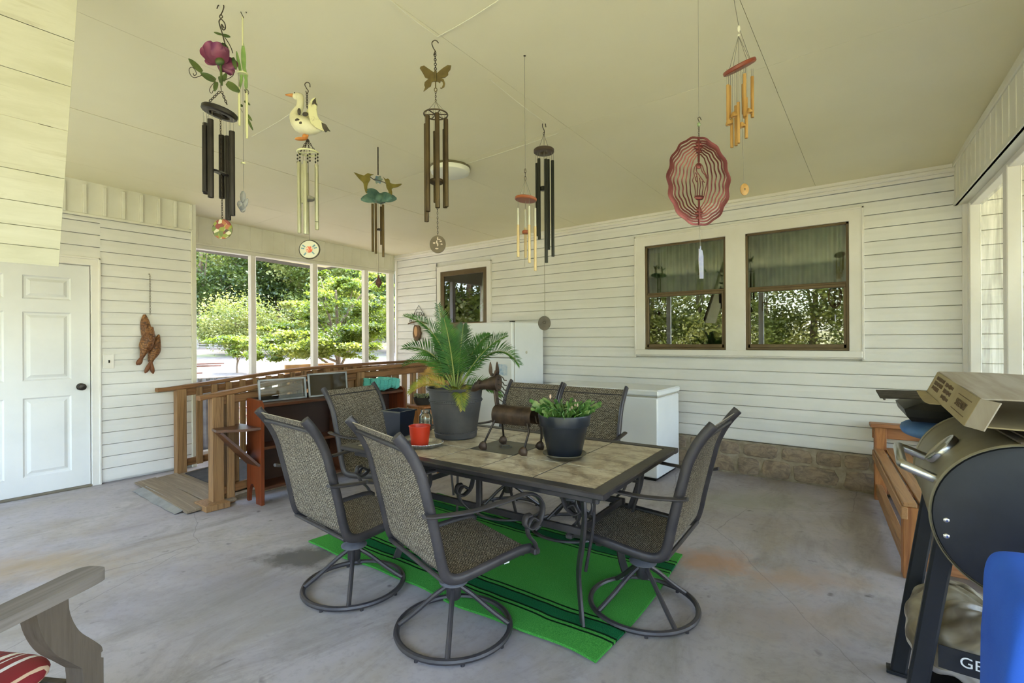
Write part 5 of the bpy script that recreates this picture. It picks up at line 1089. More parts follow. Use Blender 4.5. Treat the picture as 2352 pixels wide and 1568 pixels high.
for (dx, dy, w, h) in ((0, -13, 1.5, 4), (-2, -5, 1.6, 4), (7, -7, 3, 1.6), (-8, -3, 3, 2), (9, 0, 2.5, 1.8), (0, 1, 1.6, 4), (-2, 10, 4, 1.6), (4, -11, 3, 1.2)): b.ball(c.q(1003+dx, 561+dy, -1.6*k), (w*k, .8*k, h*k), 8, 6)
c.part(b, 'cut_out', mat('pierced_light', (190, 170, 150), None, .6), wc)
# 6 small chime with a wooden top
M['cherry'] = wood('cherry_disc', (136, 70, 36), (164, 92, 52), 0, .4, 8)
c = Chime('wood_top_wind_chime', 'small silver and tan tube wind chime with an orange wooden disc on a long cord', 1205, 128); k = c.k
c.cords([(c.q(1205, 128), c.q(1205, 392))], .5, name='hanging_cord'); b = MB(); disc(b, c.q(1205, 128), 3*k, 2*k, 12); c.part(b, 'ceiling_eye', M['hook']); c.chain(1205, 388, 1205, 414, 3, .7, 2)
tl2 = Matrix.Rotation(R(6), 3, 'Y'); b = MB(); disc(b, c.q(1206, 457), 25*k, 7*k, 36, tl2); c.part(b, 'top_disc', M['cherry'])
c.cords([(c.q(1205, 412), c.q(1206, 455)+Vector((16*k*math.cos(a), 16*k*math.sin(a), 0))) for a in [2*PI*i/4+.4 for i in range(4)]])
M['silver'] = mat('silver_tube', (196, 192, 172), None, .3, .7); M['tan'] = mat('tan_tube', (206, 184, 136), (190, 164, 116), .4, .2, ns=6)
for (x, y0, ym, y1, d) in ((1188, 478, 516, 590, 0), (1205, 478, 520, 590, 14), (1213, 478, 520, 606, -16), (1227, 478, 520, 622, 0)):
    b = MB(); b.cyl(c.q(x, ym, d*k), c.q(x, y1, d*k), 3.2*k, 12); t_ = c.part(b, 'chime_tube', M['tan']); b = MB(); b.cyl(c.q(x, y0, d*k), c.q(x, ym, d*k), 3.1*k, 12); c.part(b, 'tube_top', M['silver'], t_); c.cords([(c.q(x, 458, d*k), c.q(x, y0, d*k))], .4, name='tube_cord')
c.cords([(c.q(1206, 458), c.q(1203, 612))], .4, name='clapper_cord'); b = MB(); disc(b, c.q(1205, 533), 8*k, 8*k, 20); c.part(b, 'clapper', M['cherry'])
# 7 black chime
c = Chime('black_wind_chime', 'tall black tube wind chime with long cord and round dark sail beside the wooden-disc chime', 1250, 284); k = c.k
c.hook([(1254, 292), (1252, 283), (1247, 282), (1246, 290), (1250, 300), (1250, 306)], .9); c.chain(1249, 304, 1249, 314, 2, .6, 1.4)
c.cords([(c.q(1249, 308), c.q(1249, 338)+Vector((13*k*math.cos(a), 13*k*math.sin(a), 0))) for a in [2*PI*i/3+.5 for i in range(3)]], .6)
b = MB(); disc(b, c.q(1249, 347), 23.5*k, 9*k, 36, None, 9*k); c.part(b, 'top_disc', wood('dark_top_disc', (62, 48, 36), (78, 62, 48), 0, .5, 8))
M['bk'] = mat('green_black_tube', (38, 40, 34), (48, 48, 40), .4, .5, ns=6)
c.tubes([(1237, 366, 550, -4), (1233, 372, 540, 8), (1252, 372, 606, -18), (1259, 364, 572, 6), (1268, 371, 590, -6)], M['bk'], 3.6, 350)
b = MB(); disc(b, c.q(1247, 433), 8*k, 9*k, 20); c.part(b, 'clapper', M['bk']); c.cords([(c.q(1249, 350), c.q(1249, 728))], .5, name='clapper_cord')
b = MB(); disc(b, c.q(1248, 742), 14.5*k, 3*k, 32, Matrix.Scale(1.14, 3, (0, 0, 1))@UP); b.tube([c.q(1248, 740, -2*k)+Vector((3*k*math.cos(a), 0, 3*k*math.sin(a))) for a in [2*PI*i/14 for i in range(14)]], .8*k, 5, True); c.part(b, 'wind_catcher', mat('dark_sail', (78, 70, 60), (94, 86, 72), .6, .3, ns=20))
# 8 spinner
c = Chime('wind_spinner', 'large oval copper red wind spinner with a robed figure cut in the middle', 1605, 270, 1.9, 'wind spinner'); k = c.k
topz = ceil_z(1.6)-c.t.location.z; c.cords([(Vector((0, 0, topz)), Vector((0, 0, 0)))], .4, name='hanging_cord'); c.hook([(1611, 276), (1607, 269), (1603, 272), (1606, 281), (1605, 290)], .9)
b = MB(); b.ball(c.q(1605, 286), (4*k, 4*k, 5*k), 10, 7); c.part(b, 'swivel_ball', M['mint']); c.chain(1605, 292, 1605, 316, 5, .6, 1.4)
M['copper'] = mat('copper_red', (92, 44, 42), (118, 64, 58), .35, .75, ns=9)
cx, cy = 1604.5, 416; spec = [(76, 100, 4.2, 10), (69, 93, 3.2, 4), (62, 87, 3., -4), (54, 81, 2.8, -12), (45, 76, 2.6, -18), (36, 71, 2.4, -24), (28, 66, 2.2, -30), (20, 61, 2., -36)]
for i, (rx, ry, w, rot) in enumerate(spec):
    for s in (-1, 1):
        b = MB(); P = []
        for j in range(49):
            a = -PI/2+PI*j/48; wv = 1+.035*math.sin(a*14+.4)*(1 if i < 6 else .5); x = rx*math.cos(a)*wv*s; z = ry*math.sin(a)*(1+.012*math.cos(a*14)); P.append(c.q(cx, cy)+Vector((x*k*math.cos(R(rot)), x*k*math.sin(R(rot)), z*k)))
        b.sweep(P, [(-w*.62*k, -.6*k), (w*.62*k, -.6*k), (w*.62*k, .6*k), (-w*.62*k, .6*k)], (0, 1, 0)); c.part(b, 'spinner_band', M['copper'])
b = MB(); b.cyl(c.q(cx, 317), c.q(cx, 372), 2.6*k, 8); b.cyl(c.q(cx, 460), c.q(cx, 517), 2.6*k, 8)
for y, w in ((330, 9), (338, 11), (346, 8), (490, 10), (482, 7), (500, 8)): b.ball(c.q(cx, y), (w*k, 2*k, 5*k), 8, 5)
c.part(b, 'centre_spine', M['copper'])
b = MB()
for pts in ([(1604, 373), (1597, 380), (1593, 392), (1594, 404), (1590, 414), (1594, 425), (1596, 440), (1596, 455), (1604, 459), (1614, 456), (1618, 440), (1622, 424), (1623, 408), (1616, 392), (1612, 380), (1604, 373)], [(1600, 380), (1599, 392), (1604, 400), (1612, 412), (1618, 420)], [(1608, 380), (1612, 394), (1619, 402), (1622, 410)], [(1600, 404), (1602, 420), (1601, 440), (1600, 455)], [(1606, 408), (1608, 425), (1606, 440), (1607, 456)], [(1612, 416), (1614, 430), (1612, 445), (1613, 455)], [(1596, 396), (1600, 402), (1596, 410), (1600, 418)]): b.tube(c.path(pts, 4), 1.1*k, 6)
b.ball(c.q(1604, 381), (6.5*k, 1.6*k, 7*k), 10, 7); b.ball(c.q(1605, 453), (12*k, 1.4*k, 5*k), 10, 6); c.part(b, 'robed_figure', M['copper'])
c.cords([(c.q(1606, 517), c.q(1607, 572))], .5, name='drop_cord'); b = MB(); b.prism([(-4.5*k, 36*k), (3*k, 32*k), (5.5*k, 18*k), (5.5*k, -33*k), (-2.5*k, -33*k), (-5*k, 10*k)], 4*k, RX90, c.q(1608, 607)); b.cyl(c.q(1607, 565), c.q(1607, 575), 1.6*k, 8); c.part(b, 'crystal_drop', mat('lilac_glass', (168, 164, 206), (196, 196, 214), .12, ns=30, Transmission_Weight=.55))
# 9 bamboo chime
c = Chime('bamboo_wind_chime', 'bamboo tube wind chime hung askew from a red brown wooden disc', 1697, 62, 2.1); k = c.k
topz = ceil_z(1.75)-c.t.location.z; c.cords([(Vector(((1684-1697)*k, 0, topz)), Vector((0, 0, 0))), (c.q(1697, 62), c.q(1724, 140))], .7, name='hanging_cord'); b = MB(); b.ball(c.q(1697, 66), (3.5*k, 3*k, 8*k), 8, 6); b.ball(c.q(1697, 81), 3*k, 8, 6); c.part(b, 'knot', M['cord'])
tlt = Matrix.Rotation(R(-24), 3, 'Y'); b = MB(); disc(b, c.q(1698, 154), 36*k, 9*k, 40, Matrix.Rotation(R(12), 3, 'X')@tlt); c.part(b, 'top_disc', wood('red_disc', (116, 46, 26), (140, 66, 40), 0, .4, 8, c3=(84, 34, 20)))
c.cords([(c.q(1696, 82), c.q(1698, 150)+Vector((24*k*math.cos(a), 20*k*math.sin(a), 11*k*math.cos(a)))) for a in [2*PI*i/5 for i in range(5)]], .6)
M['bamboo'] = mat('bamboo', (164, 122, 62), (190, 150, 88), .35, ns=9, stretch=(4, 4, .6))
c.tubes([(1671, 195, 288, 0), (1681, 190, 264, 14), (1690, 240, 333, -10), (1699, 182, 277, -22), (1685, 268, 334, 12), (1713, 186, 255, 14), (1710, 228, 320, -6), (1727, 176, 270, 0), (1719, 180, 262, 20), (1692, 240, 332, 6)], M['bamboo'], 3.6, 158)
for (x, y) in ((1671, 286), (1683, 268), (1716, 260), (1700, 292)): b = MB(); b.lathe([(4*k, 8*k), (8*k, 0), (8*k, -3*k), (6.5*k, -3*k), (3*k, 6*k)], 20, c.q(x, y, -6*k), Matrix.Rotation(R(-12), 3, 'Y'), True); c.part(b, 'bamboo_cup', M['bamboo'])
c.cords([(c.q(1701, 160), c.q(1707, 424))], .45, name='clapper_cord'); b = MB(); disc(b, c.q(1708, 435), 10*k, 3*k, 28, Matrix.Scale(1.36, 3, (0, 0, 1))@Matrix.Rotation(R(8), 3, 'Y')@UP, 2*k); c.part(b, 'wind_catcher', M['bamboo'])
# cords stretched below the ceiling
def cordline(a, b_, label):
    p, q = on_ceiling(*a), on_ceiling(*b_); m_ = MB(); mid = (p+q)/2-p-Vector((0, 0, .012)); m_.tube(spline([(0, 0, -.006), mid, q-p-Vector((0, 0, .006))], 6), .0016, 5); o = m_.build('stretched_string', M['cord']); o.location = p; tag(o, label, 'cord', 'white cords stretched under the ceiling')
cordline((1004, 82), (1150, -6), 'white cord running from the butterfly chime hook to the top picture edge'); cordline((1040, 384), (1282, 304), 'white cord crossing under the ceiling lamp towards the black chime hook'); cordline((578, 312), (690, 244), 'short white cord between the leafy chime and the goose chime'); cordline((1004, 82), (890, -8), 'faint white cord from the butterfly chime hook up to the left'); cordline((1125, 180), (1250, 278), 'faint white cord ending at the black chime hook')
# ceiling lamp
lp = on_ceiling(1034, 384); lt = thing('ceiling_lamp', 'round white flush ceiling lamp behind the butterfly chime', 'ceiling lamp', (lp.x, lp.y, ceil_z(lp.y)))
MB().lathe([(0, 0), (.168, 0), (.168, -.012), (.16, -.018), (0, -.018)][::-1], 48).build('lamp_base', mat('brass_ring', (120, 112, 84), None, .4, .5), lt); MB().lathe([(.163, -.012), (.164, -.03), (.158, -.05), (.12, -.066), (.06, -.073), (0, -.075)][::-1], 48).build('diffuser', mat('opal_diffuser', (228, 228, 214), None, .35), lt)

# ---------------------------------------------------------------- attic hatch, wall things
ht = thing('attic_hatch', 'hinged painted plywood attic hatch panel hanging down at the upper left', 'hatch', (-2.80, .497, 1.661))
v0 = Vector((.326, 0, 1.0)).normalized(); Lh = 1.235; b = MB(); nn = Vector((v0.z, 0, -v0.x))
zs = [0, .075, .155, .25, .37, .56, .73, .90, 1.06, Lh]; 
for a, e in zip(zs, zs[1:]):
    c_ = v0*((a+e)/2)-nn*.012; b.box(c_+Vector((0, -.36, 0)), (.024, .72, e-a-.002), Matrix((( nn.x, 0, v0.x), (0, 1, 0), (nn.z, 0, v0.z))), .0006)
b.build('panel', M['ply'], ht); b = MB(); rotm = Matrix(((nn.x, 0, v0.x), (0, 1, 0), (nn.z, 0, v0.z)))
for y in (-.06, -.66): b.box(v0*(Lh/2)-nn*.045+Vector((0, y, 0)), (.04, .04, Lh-.06), rotm, .003)
b.build('batten', M['greywood'], ht); b = MB()
for y in (-.12, -.6): b.box(v0*Lh+Vector((0, y, .002)), (.05, .08, .012), None, .002)
b.build('hinge', M['black'], ht)
sw = thing('light_switch', 'white light switch plate on the siding between the door and the wooden fish', 'light switch', (XL+.016, 1.393, 1.155))
MB().bb(0, .008, -.042, .042, -.066, .066, .004).build('plate', M['trim'], sw); MB().box((.010, .004, .0), (.016, .010, .024), (0, R(20), 0), .002).build('toggle', M['black'], sw)
# wooden fish on a chain
fx = Vector((XL+.05, 1.72, 2.01)); fs_ = thing('fish_stringer', 'metal stringer chain hung on the left wall siding', 'chain', fx); b = MB(); Lc = .40; n = 24
for i in range(n):
    z = -Lc*(i+.5)/n; U = Vector((0, 1, 0)) if i % 2 else Vector((1, 0, 0)); b.tube([Vector((0, 0, z))+Vector((0, 0, 1))*math.cos(g)*Lc/n*.62+U*math.sin(g)*.006 for g in [2*PI*j/10 for j in range(10)]], .0018, 5, True)
b.build('chain_links', mat('chain_metal', (110, 104, 94), None, .4, .8), fs_); b = MB(); b.tube([(-.045, 0, .01), (-.02, 0, .012), (0, 0, .0)], .003, 6); b.build('nail', M['hook'], fs_)
fm_ = NT('carved_wood_fish'); v = fm_.coord('Object'); vo_ = fm_.new('ShaderNodeTexVoronoi'); vo_.inputs['Scale'].default_value = 62; fm_.link(v, vo_.inputs['Vector']); fm_.link(fm_.mix(fm_.math('MULTIPLY', vo_.outputs['Distance'], 1.1, True), fm_.ramp(fm_.noise(v, 9, 4), [(.35, (128, 78, 40)), (.65, (186, 132, 80))]), (70, 40, 20)), fm_.b.inputs['Base Color']); fm_.b.inputs['Roughness'].default_value = .5; fm_.bump(vo_.outputs['Distance'], -.8, .006) if False else fm_.bump(fm_.math('SUBTRACT', 1, vo_.outputs['Distance']), .8, .006); M['fish'] = fm_.mat; M['fishd'] = mat('carved_wood_fin', (92, 50, 27), (126, 76, 42), .55, ns=18, bump=.3)
def fish(name, label, pts, rad, tail, d, hook):
    """outline centre line in photograph pixels on the wall plane"""
    K = lambda px, py: onx(px, py, XL+.045+d); o = K(*pts[0]); t = thing(name, label, 'carved fish', o, 0, 'carved wooden fish on the stringer'); b = MB()
    P = spline([K(*p)-o for p in pts], 10); n_ = len(P); rs = [p.z for p in spline([(q_, 0, r_) for q_, r_ in enumerate(rad)], 24)]
    rl = [max(.004, rs[round(i/(n_-1)*(len(rs)-1))]) for i in range(n_)]
    b.tube(P, rl, 22, sx=1); b.build('body', M['fish'], t, sharp=60)
    for tp in tail: b = MB(); q0 = K(*pts[-1])-o; q1 = K(*tp)-o; b.tube(spline([q0-(q1-q0)*.3, q0.lerp(q1, .35), q0.lerp(q1, .75), q1], 4), [.013, .014, .015, .017, .019, .020, .020, .019, .018, .016, .013, .009, .004], 10); b.build('tail_fin', M['fishd'], t, sharp=60)
    q = K(*hook)-o; b = MB(); b.ball(q+Vector((.022, 0, 0)), .008, 8, 6); b.build('eye', M['fishd'], t)
fish('wooden_fish', 'carved wooden fish hanging behind, its head uppermost on the chain', [(332, 722), (333, 738), (336, 760), (340, 790), (344, 808)], [.012, .036, .045, .036, .02], [], -.005, (331, 740))
fish('wooden_fish', 'carved wooden fish in front with lattice scales on its left side', [(347, 750), (342, 772), (335, 794), (330, 808), (325, 822)], [.02, .052, .056, .032, .016], [(314, 838), (319, 838)], .06, (340, 762))
fish('wooden_fish', 'carved wooden fish lowest on the right with a wide forked tail', [(365, 768), (360, 785), (355, 805), (348, 822), (346, 832)], [.008, .034, .05, .032, .018], [(333, 857), (352, 858)], .025, (360, 778))
# welcome sign on the house wall
wy = YH-.02; sg = thing('welcome_sign', 'wire welcome sign with bark edged wood slice on the house wall', 'sign', (-5.80, wy, 1.87)); G = lambda px, py, d=0: ony(px, py, wy)-Vector((-5.80, wy, 1.87))-Vector((0, d, 0))
b = MB(); b.tube([G(946, 728), G(962, 701), G(976, 726)], .0035, 6); b.tube([G(950, 735), G(952, 752)], .002, 5); b.build('hanging_wire', M['wire'], sg)
arc = [('W', 944, 738, -38), ('E', 948, 729, -26), ('L', 953, 723, -14), ('C', 959, 721, -4), ('O', 966, 721, 6), ('M', 973, 725, 22), ('E', 980, 731, 40)]
for ch_, x, y, a in arc: text(ch_, .085, Matrix.Translation(G(x, y, .004))@Matrix.Rotation(R(-a), 4, 'Y')@Matrix.Rotation(PI/2, 4, 'X'), M['wire'], sg, 'letter', .002)
M['bark'] = mat('tree_bark', (84, 62, 42), (112, 86, 60), .9, ns=16, bump=.8, bs=30); rr = random.Random(2); b = MB()
pl_ = [(x*(1+rr.uniform(-.12, .12)), z*(1+rr.uniform(-.08, .08))) for x, z in [(.085*math.cos(a), .125*math.sin(a)) for a in [2*PI*i/22 for i in range(22)]]]; g0 = G(960, 764, .02); b.prism(pl_, .03, RX90, g0); b.build('bark_slab', M['bark'], sg, sharp=50)
b = MB(); b.prism([(.036*math.cos(a), .08*math.sin(a)) for a in [2*PI*i/24 for i in range(24)]], .004, RX90, g0+Vector((-.01, -.016, .02))); b.build('wood_slice', wood('pale_slice', (196, 148, 92), (176, 126, 76), 2, .6, 20), sg)
b = MB(); b.slab(lambda u, v: G(940+45*u, 742-5*math.sin(PI*u), .02+.01*v)+Vector((0, 0, -.02*v)), 10, 2, .006); b.build('twig', M['bark'], sg)
# wreath on the inner house door, seen through the storm door
wr = thing('leaf_wreath', 'grey green leaf wreath hanging behind the storm door glass', 'wreath', (-4.66, YH+.05, 2.0)); rr = random.Random(6); b = MB()
for i in range(260):
    a = rr.uniform(0, 2*PI); r_ = .17+rr.uniform(-.05, .06); p = Vector((r_*math.cos(a)*.9, rr.uniform(-.015, .015), r_*math.sin(a)*1.15)); d = Vector((math.cos(a+rr.uniform(.6, 2.2)), rr.uniform(-.3, .3), math.sin(a+rr.uniform(.6, 2.2)))).normalized(); x = d.cross(Vector((0, 1, rr.uniform(-.4, .4)))).normalized(); l = rr.uniform(.05, .085)
    b.add([p, p+d*l*.5+x*.011, p+d*l, p+d*l*.5-x*.011], [(0, 1, 2, 3)])
b.build('leaves', leafmat('sage_leaf', (150, 170, 140), (196, 210, 180), (220, 228, 204), 12, .3), wr, sharp=80)
# ---------------------------------------------------------------- outside
def gz(x, y):
    d = math.hypot(x, y); return -.06 if d < 9 else -.06+(d-9)*.053
b = MB()
def gridf(u, v):
    x = -70+120*u; y = -50+110*v; return (x, y, gz(x, y)-.14*(-9 < x < 3.5 and -2.5 < y < 14))
b.grid(gridf, 96, 88)
gm = NT('yard_ground'); v = gm.coord('Object'); s_ = gm.new('ShaderNodeSeparateXYZ'); gm.link(v, s_.inputs[0]); n1 = gm.noise(v, .35, 6, .65); n2 = gm.noise(v, 3, 6, .7)
dirt = gm.ramp(n2, [(.3, (84, 76, 66)), (.55, (116, 107, 98)), (.7, (98, 92, 72))]); dirt = gm.mix(gm.math('MULTIPLY', gm.math('SUBTRACT', n1, .52, True), 5, True), dirt, (158, 160, 100)); grass = gm.ramp(n2, [(.3, (160, 153, 106)), (.6, (190, 181, 134)), (.75, (200, 190, 148))])
gm.link(gm.mix(gm.math('MULTIPLY', gm.math('GREATER_THAN', s_.outputs['Y'], -1.5), gm.math('LESS_THAN', s_.outputs['X'], -6.4)), grass, dirt), gm.b.inputs['Base Color']); gm.b.inputs['Roughness'].default_value = .95; gm.b.inputs['Specular IOR Level'].default_value = .1
struct(b.build('ground', gm.mat))
M['leafA'] = leafmat('maple_leaf', (78, 98, 22), (114, 130, 38), (150, 154, 68), .9, .5); M['leafB'] = leafmat('bush_leaf', (100, 112, 42), (128, 134, 60), (150, 148, 84), .8, .45); M['leafC'] = leafmat('dark_leaf', (56, 74, 28), (88, 104, 42), (126, 128, 62), .5, .5); M['leafD'] = leafmat('forest_leaf', (76, 94, 34), (112, 124, 48), (150, 148, 78), .5, .5)
M['leafE'] = leafmat('yard_leaf', (88, 102, 40), (118, 128, 54), (148, 148, 78), .5, .5); M['trunk'] = mat('tree_trunk', (104, 88, 70), (134, 114, 90), .9, ns=4, stretch=(3, 3, .5), bump=.5)
def leaves(name, m, blobs, n, size, seed, parent, ncl=60, csz=.16, flat=.45):
    g = np.random.default_rng(seed); w = np.array([bb[3]*bb[4]*bb[5] for bb in blobs])**.67; w /= w.sum(); cc = []; cs = []
    which = g.choice(len(blobs), ncl, p=w)
    B = np.array(blobs, float); d = g.normal(size=(ncl, 3)); d /= np.linalg.norm(d, axis=1)[:, None]; r_ = g.random(ncl)**.33*.35+.62
    cen = B[which, :3]+d*r_[:, None]*B[which, 3:6]; rad = B[which, 3:6].mean(axis=1)*csz*g.uniform(.7, 1.5, ncl)*2
    k = g.integers(0, ncl, n); p = cen[k]+g.normal(size=(n, 3))*rad[k][:, None]*np.array([.62, .62, .62*flat])
    nrm = g.normal(size=(n, 3))*.55+np.array([0, 0, .8]); nrm /= np.linalg.norm(nrm, axis=1)[:, None]
    t = g.normal(size=(n, 3)); t -= nrm*(t*nrm).sum(1)[:, None]; t /= np.linalg.norm(t, axis=1)[:, None]; s2 = np.cross(nrm, t); sz = size*g.uniform(.6, 1.3, n)[:, None]
    a = p-t*sz*.5; b_ = p+s2*sz*.32-t*sz*.08; c_ = p+t*sz*.55; e = p-s2*sz*.32-t*sz*.08
    V = np.stack([a, b_, c_, e], 1).reshape(-1, 3).astype(np.float32); me = bpy.data.meshes.new(name); me.vertices.add(4*n); me.vertices.foreach_set('co', V.ravel()); me.loops.add(4*n); me.loops.foreach_set('vertex_index', np.arange(4*n, dtype=np.int32)); me.polygons.add(n); me.polygons.foreach_set('loop_start', np.arange(0, 4*n, 4, dtype=np.int32)); me.polygons.foreach_set('loop_total', np.full(n, 4, np.int32)); me.materials.append(m); me.update(calc_edges=True)
    o = bpy.data.objects.new(name, me); COL.objects.link(o); o.parent = parent; return o
def tree(name, label, base, blobs, m, n, size, seed, trunk_r=.16, top=None, cat='tree', group=None, ncl=60, csz=.16, flat=.45, branches=5):
    """blobs are relative to the base"""
    t = thing(name, label, cat, base, 0, group); leaves('foliage', m, blobs, n, size, seed, t, ncl, csz, flat)
    rr = random.Random(seed); b = MB(); h = top or max(bb[2] for bb in blobs); P = spline([(0, 0, -.1), (rr.uniform(-.1, .1), rr.uniform(-.1, .1), h*.4), (rr.uniform(-.25, .25), rr.uniform(-.25, .25), h)], 5); b.tube(P, [trunk_r*(1-.7*i/(len(P)-1)) for i in range(len(P))], 9)
    for i in range(branches):
        bb = blobs[i % len(blobs)]; p0 = P[rr.randint(2, max(3, len(P)-3))]; e = Vector(bb[:3])+Vector((rr.uniform(-.6, .6)*bb[3], rr.uniform(-.6, .6)*bb[4], rr.uniform(-.3, .5)*bb[5])); b.tube(bez(p0, p0.lerp(e, .5)+Vector((0, 0, .2)), e, 6), [trunk_r*.4*(1-.8*j/6) for j in range(7)], 6)
    b.build('trunk', M['trunk'], t); return t
def gp(px, dep): p = atd(px, 784, dep); return Vector((p.x, p.y, gz(p.x, p.y)))
CR = Vector((math.cos(YAW), math.sin(YAW), 0)); CF = Vector((-math.sin(YAW), math.cos(YAW), 0))
def blob(base, px, py, dep, rx, rz, ry=None): p = atd(px, py, dep)-base; return (p.x, p.y, p.z, (rx*.8+(ry or rx)*.2), (rx*.5+(ry or rx)*.5), rz)
# near maple seen through the middle bays
B = gp(775, 11.5)
tree('maple_tree', 'leafy light green maple close behind the middle screen bays', B, [blob(B, *q) for q in ((730, 690, 11.5, .75, .28), (650, 765, 10.8, .55, .22), (700, 790, 10.5, .8, .28), (620, 810, 10.6, .45, .16), (800, 745, 11, .8, .35), (760, 800, 10.3, .7, .25), (850, 790, 10.8, .55, .4), (870, 700, 11.5, .5, .4), (800, 670, 12, .6, .3), (690, 740, 11.6, .5, .25), (760, 640, 12.2, .6, .25), (840, 640, 12, .6, .3))], M['leafA'], 34000, .072, 1, .08, 2.4, ncl=130, csz=.15, flat=.3, branches=12)
B = gp(552, 21); tree('round_bush', 'round pale yellow green bush in front of the dark trees at left', B, [blob(B, 552, 742, 21, 1.5, 1.0), blob(B, 600, 752, 21, 1.0, .9), blob(B, 515, 755, 21, .9, .8), blob(B, 640, 770, 21.5, .7, .6)], M['leafB'], 16000, .10, 2, .07, 1.6, 'bush', None, 220, .13, .9)
B = gp(545, 15); tree('low_bush', 'low bright bush in front of the rail fence', B, [blob(B, 530, 782, 15, .55, .12), blob(B, 572, 786, 15, .5, .2), blob(B, 560, 805, 15, .4, .2)], M['leafA'], 3500, .09, 3, .04, .5, 'bush', None, 40, .18, .35)
# wood beyond the yard
i = 0
for (px, dep, w, h, m, lab) in ((462, 27, 2.6, 7.5, 'leafC', 'dark leafy tree at the left edge of the first screen bay'), (520, 31, 3., 9, 'leafC', 'tall dark tree behind the round bush'), (575, 35, 3., 11, 'leafD', 'tall forest tree behind the first white screen post'), (640, 30, 2.4, 10, 'leafC', 'tall shadowy tree behind the second screen bay'), (690, 34, 2.8, 11, 'leafD', 'tall forest tree near the second white screen post'), (745, 28, 2.4, 9.5, 'leafD', 'tall forest tree behind the maple, left part'), (800, 32, 3., 10, 'leafC', 'dark forest tree behind the maple, middle part'), (850, 26, 2.4, 9, 'leafD', 'forest tree seen through the narrow right screen bay'), (905, 24, 2.6, 9, 'leafC', 'dark forest tree beside the house corner'), (430, 34, 3.2, 9, 'leafD', 'forest tree at the far left, mostly behind the storage wall')):
    B = gp(px, dep); i += 1; tree('forest_tree', lab, B, [(0, 0, h*.62, w*.8, w*.8, h*.34), (CR.x*w*.5, CR.y*w*.5, h*.4, w*.6, w*.6, h*.2), (-CR.x*w*.5, -CR.y*w*.5, h*.45, w*.6, w*.6, h*.2), (-CF.x, -CF.y, h*.2, w*.75, w*.75, h*.13)], M[m], 16000, .17, 20+i, .2, h*.8, 'tree', 'forest trees beyond the yard', 200, .15, .5, 6)
for (px, dep) in ((455, 42), (540, 44), (620, 42), (700, 44), (780, 42), (860, 40), (940, 38)):
    B = gp(px, dep); i += 1; tree('backdrop_tree', 'distant tree of the wood closing the view behind the yard', B, [(0, 0, 7, 4.2, 4.2, 6.5), (0, 0, 2, 4, 4, 2.5), (1, 1, 12, 3.4, 3.4, 3)], M['leafC'], 9000, .34, 60+i, .3, 9, 'tree', 'distant trees closing the view', 220, .13, .6, 4)
# trees in front of the porch (they stand behind the camera and show in the window panes)
for k, (x, y) in enumerate(((-13, -11), (-9.5, -14), (-6, -12.5), (-2.5, -14.5), (1, -12), (4.5, -14), (8, -12), (11, -6), (-15, -6), (-19, -9), (-17, -14), (-20, -2.5))):
    i += 1; B = Vector((x, y, gz(x, y))); tree('yard_tree', 'tree standing in the front yard across from the porch', B, [(0, 0, 3.7, 2.6, 2.6, 2.8), (.5, .5, 1.2, 2.4, 2.4, 1.2)] if x > -12 else [(0, 0, 4.4, 3.2, 3.2, 3.4), (.5, .5, 1.4, 3, 3, 1.4)], M['leafE'], 17000 if x > -12 else 24000, .15 if x > -12 else .2, 90+i, .2, 4.5, 'tree', 'front yard trees mirrored in the windows', 110, .15, .6, 5)
# rail fence
for k, (a, b_, lab) in enumerate(((425, 570, 'weathered rail fence in front of the trees beyond the yard'),)):
    P0, P1 = gp(a, 24), gp(b_, 24); ft = thing('rail_fence', lab, 'fence', P0); D = P1-P0
    for z in (.10, .22, .34, .46): m_ = MB(); m_.bar([Vector((0, 0, z)), D+Vector((0, 0, z))], .05, .035, (0, 0, 1)); m_.build('rail', M['fencew'] if 'fencew' in M else M.setdefault('fencew', mat('grey_fence', (170, 162, 148), (140, 130, 116), .9, ns=6)), ft)
    for q in range(6): p = D*(q/5); m_ = MB(); m_.bb(p.x-.04, p.x+.04, p.y-.04, p.y+.04, p.z-.1, p.z+.52); m_.build('post', M['fencew'], ft)
    m_ = MB(); m_.bar([D*.35+Vector((0, 0, .05)), D*.75+Vector((0, 0, .45))], .04, .03, (0, 0, 1)); m_.build('brace', M['fencew'], ft)
# scrap boards and panels just outside the screen
rr = random.Random(12); M['pink'] = mat('faded_pink_board', (164, 134, 128), (140, 112, 106), .85, ns=5); M['pale_b'] = mat('pale_board', (150, 142, 132), (122, 114, 104), .85, ns=5)
for k in range(24):
    a_ = rr.uniform(0, 6.28); r_ = (1.25-.04*k)*math.sqrt(rr.random())*(1 if k < 20 else .4); x = -9.2+1.3*r_*math.cos(a_); y = 3.3+.8*r_*math.sin(a_); L_ = rr.uniform(.6, 1.3); m_ = MB(); m_.box((0, 0, 0), (L_, rr.uniform(.09, .16), .025), None, .003); o = m_.build('scrap_board', M['pink'] if k % 3 else M['pale_b']); o.location = (x, y, gz(x, y)+.06+.04*k); o.rotation_euler = (rr.uniform(-.03, .03), rr.uniform(-.012, .012), rr.uniform(0, 3.1)); tag(o, 'faded pink and grey scrap board lying in the heap outside the first screen bay', 'board', 'scrap boards heaped outside the screen')
m_ = MB(); m_.slab(lambda u, v: (-.03*v+.012*math.sin(u*40), .55*u, .95*v), 40, 3, .002); o = m_.build('metal_sheet', M['steel'], sharp=80); o.location = (-6.55, 2.22, -.06); tag(o, 'corrugated grey metal sheet leaning outside beside the storage room corner', 'metal sheet')
p = onx(655, 838, -7.1); q = onx(765, 838, -7.1); m_ = MB(); m_.box((0, 0, (p.z+.06)/2), (.05, q.y-p.y, p.z+.06), None, .003)
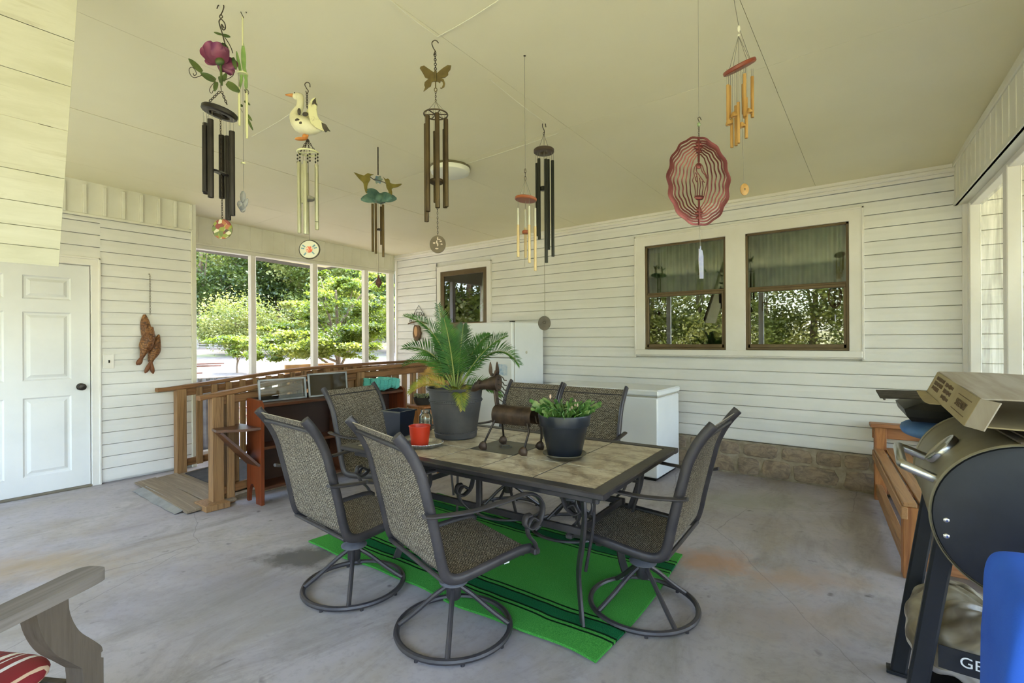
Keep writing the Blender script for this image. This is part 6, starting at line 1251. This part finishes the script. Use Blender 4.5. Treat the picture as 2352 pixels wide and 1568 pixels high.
for t_ in (.25, .5, .75): m_.bb(.025, .035, -(q.y-p.y)/2+(q.y-p.y)*t_-.01, -(q.y-p.y)/2+(q.y-p.y)*t_+.01, 0, p.z+.05, .002)
o = m_.build('plywood_crate', mat('tan_plywood', (176, 134, 84), (196, 152, 100), .7, ns=3, stretch=(1, 4, .5))); o.location = (-7.1, (p.y+q.y)/2, -.06); tag(o, 'tan plywood panel standing outside behind the far ramp railing', 'plywood panel')
p = onx(772, 842, -6.9); q = onx(835, 838, -6.9); m_ = MB(); m_.box((0, 0, (p.z+.06)/2), (.06, q.y-p.y, p.z+.06), None, .004); o = m_.build('board_panel', mat('dark_board', (112, 84, 56), (92, 66, 44), .8, ns=5, stretch=(1, 5, .5))); o.location = (-6.9, (p.y+q.y)/2, -.06); tag(o, 'dark brown board panel standing outside right of the tan plywood', 'board panel')
# ---------------------------------------------------------------- light, world, camera
sun = bpy.data.lights.new('sun', 'SUN'); sun.energy = SUN_E; sun.angle = R(.6); sun.color = (1, .95, .86); so_ = bpy.data.objects.new('sun', sun); COL.objects.link(so_)
sd_ = Vector((-.10, .50, .86)).normalized(); so_.rotation_euler = sd_.to_track_quat('Z', 'Y').to_euler(); so_.location = sd_*30
w = bpy.data.worlds.new('sky'); sc.world = w; w.use_nodes = True; nt_ = w.node_tree; sky = nt_.nodes.new('ShaderNodeTexSky'); sky.sky_type = 'NISHITA'; sky.sun_disc = False; sky.sun_elevation = math.asin(sd_.z); sky.sun_rotation = math.atan2(sd_.x, sd_.y); sky.air_density = 1.2; sky.dust_density = 2.0; sky.ozone_density = 1.0
hs_ = nt_.nodes.new('ShaderNodeHueSaturation'); hs_.inputs['Saturation'].default_value = .9; nt_.links.new(sky.outputs[0], hs_.inputs['Color']); bg = nt_.nodes['Background']; nt_.links.new(hs_.outputs[0], bg.inputs[0]); bg.inputs[1].default_value = SKY_E
cam = bpy.data.cameras.new('camera'); co = bpy.data.objects.new('camera', cam); COL.objects.link(co); cam.sensor_fit = 'HORIZONTAL'; cam.sensor_width = 36; cam.lens = 36*F/2352; cam.shift_y = -(784-HY)/2352; cam.clip_start = .05; cam.clip_end = 300
co.matrix_world = Matrix.Translation(C0)@Matrix.Rotation(YAW, 4, 'Z')@Matrix.Rotation(PI/2, 4, 'X')@Matrix.Rotation(-ROLL, 4, 'Z'); sc.camera = co
sc.view_settings.view_transform = 'Standard'; sc.view_settings.look = 'None'; sc.view_settings.gamma = 1; sc.view_settings.use_curve_mapping = False; sc.view_settings.exposure = EXPO
sc.cycles.use_denoising = True; sc.cycles.max_bounces = 8; sc.cycles.diffuse_bounces = 5; sc.cycles.use_adaptive_sampling = True; sc.cycles.adaptive_threshold = .03; sc.cycles.transparent_max_bounces = 12; sc.cycles.caustics_reflective = False; sc.cycles.caustics_refractive = False; sc.cycles.sample_clamp_indirect = 8
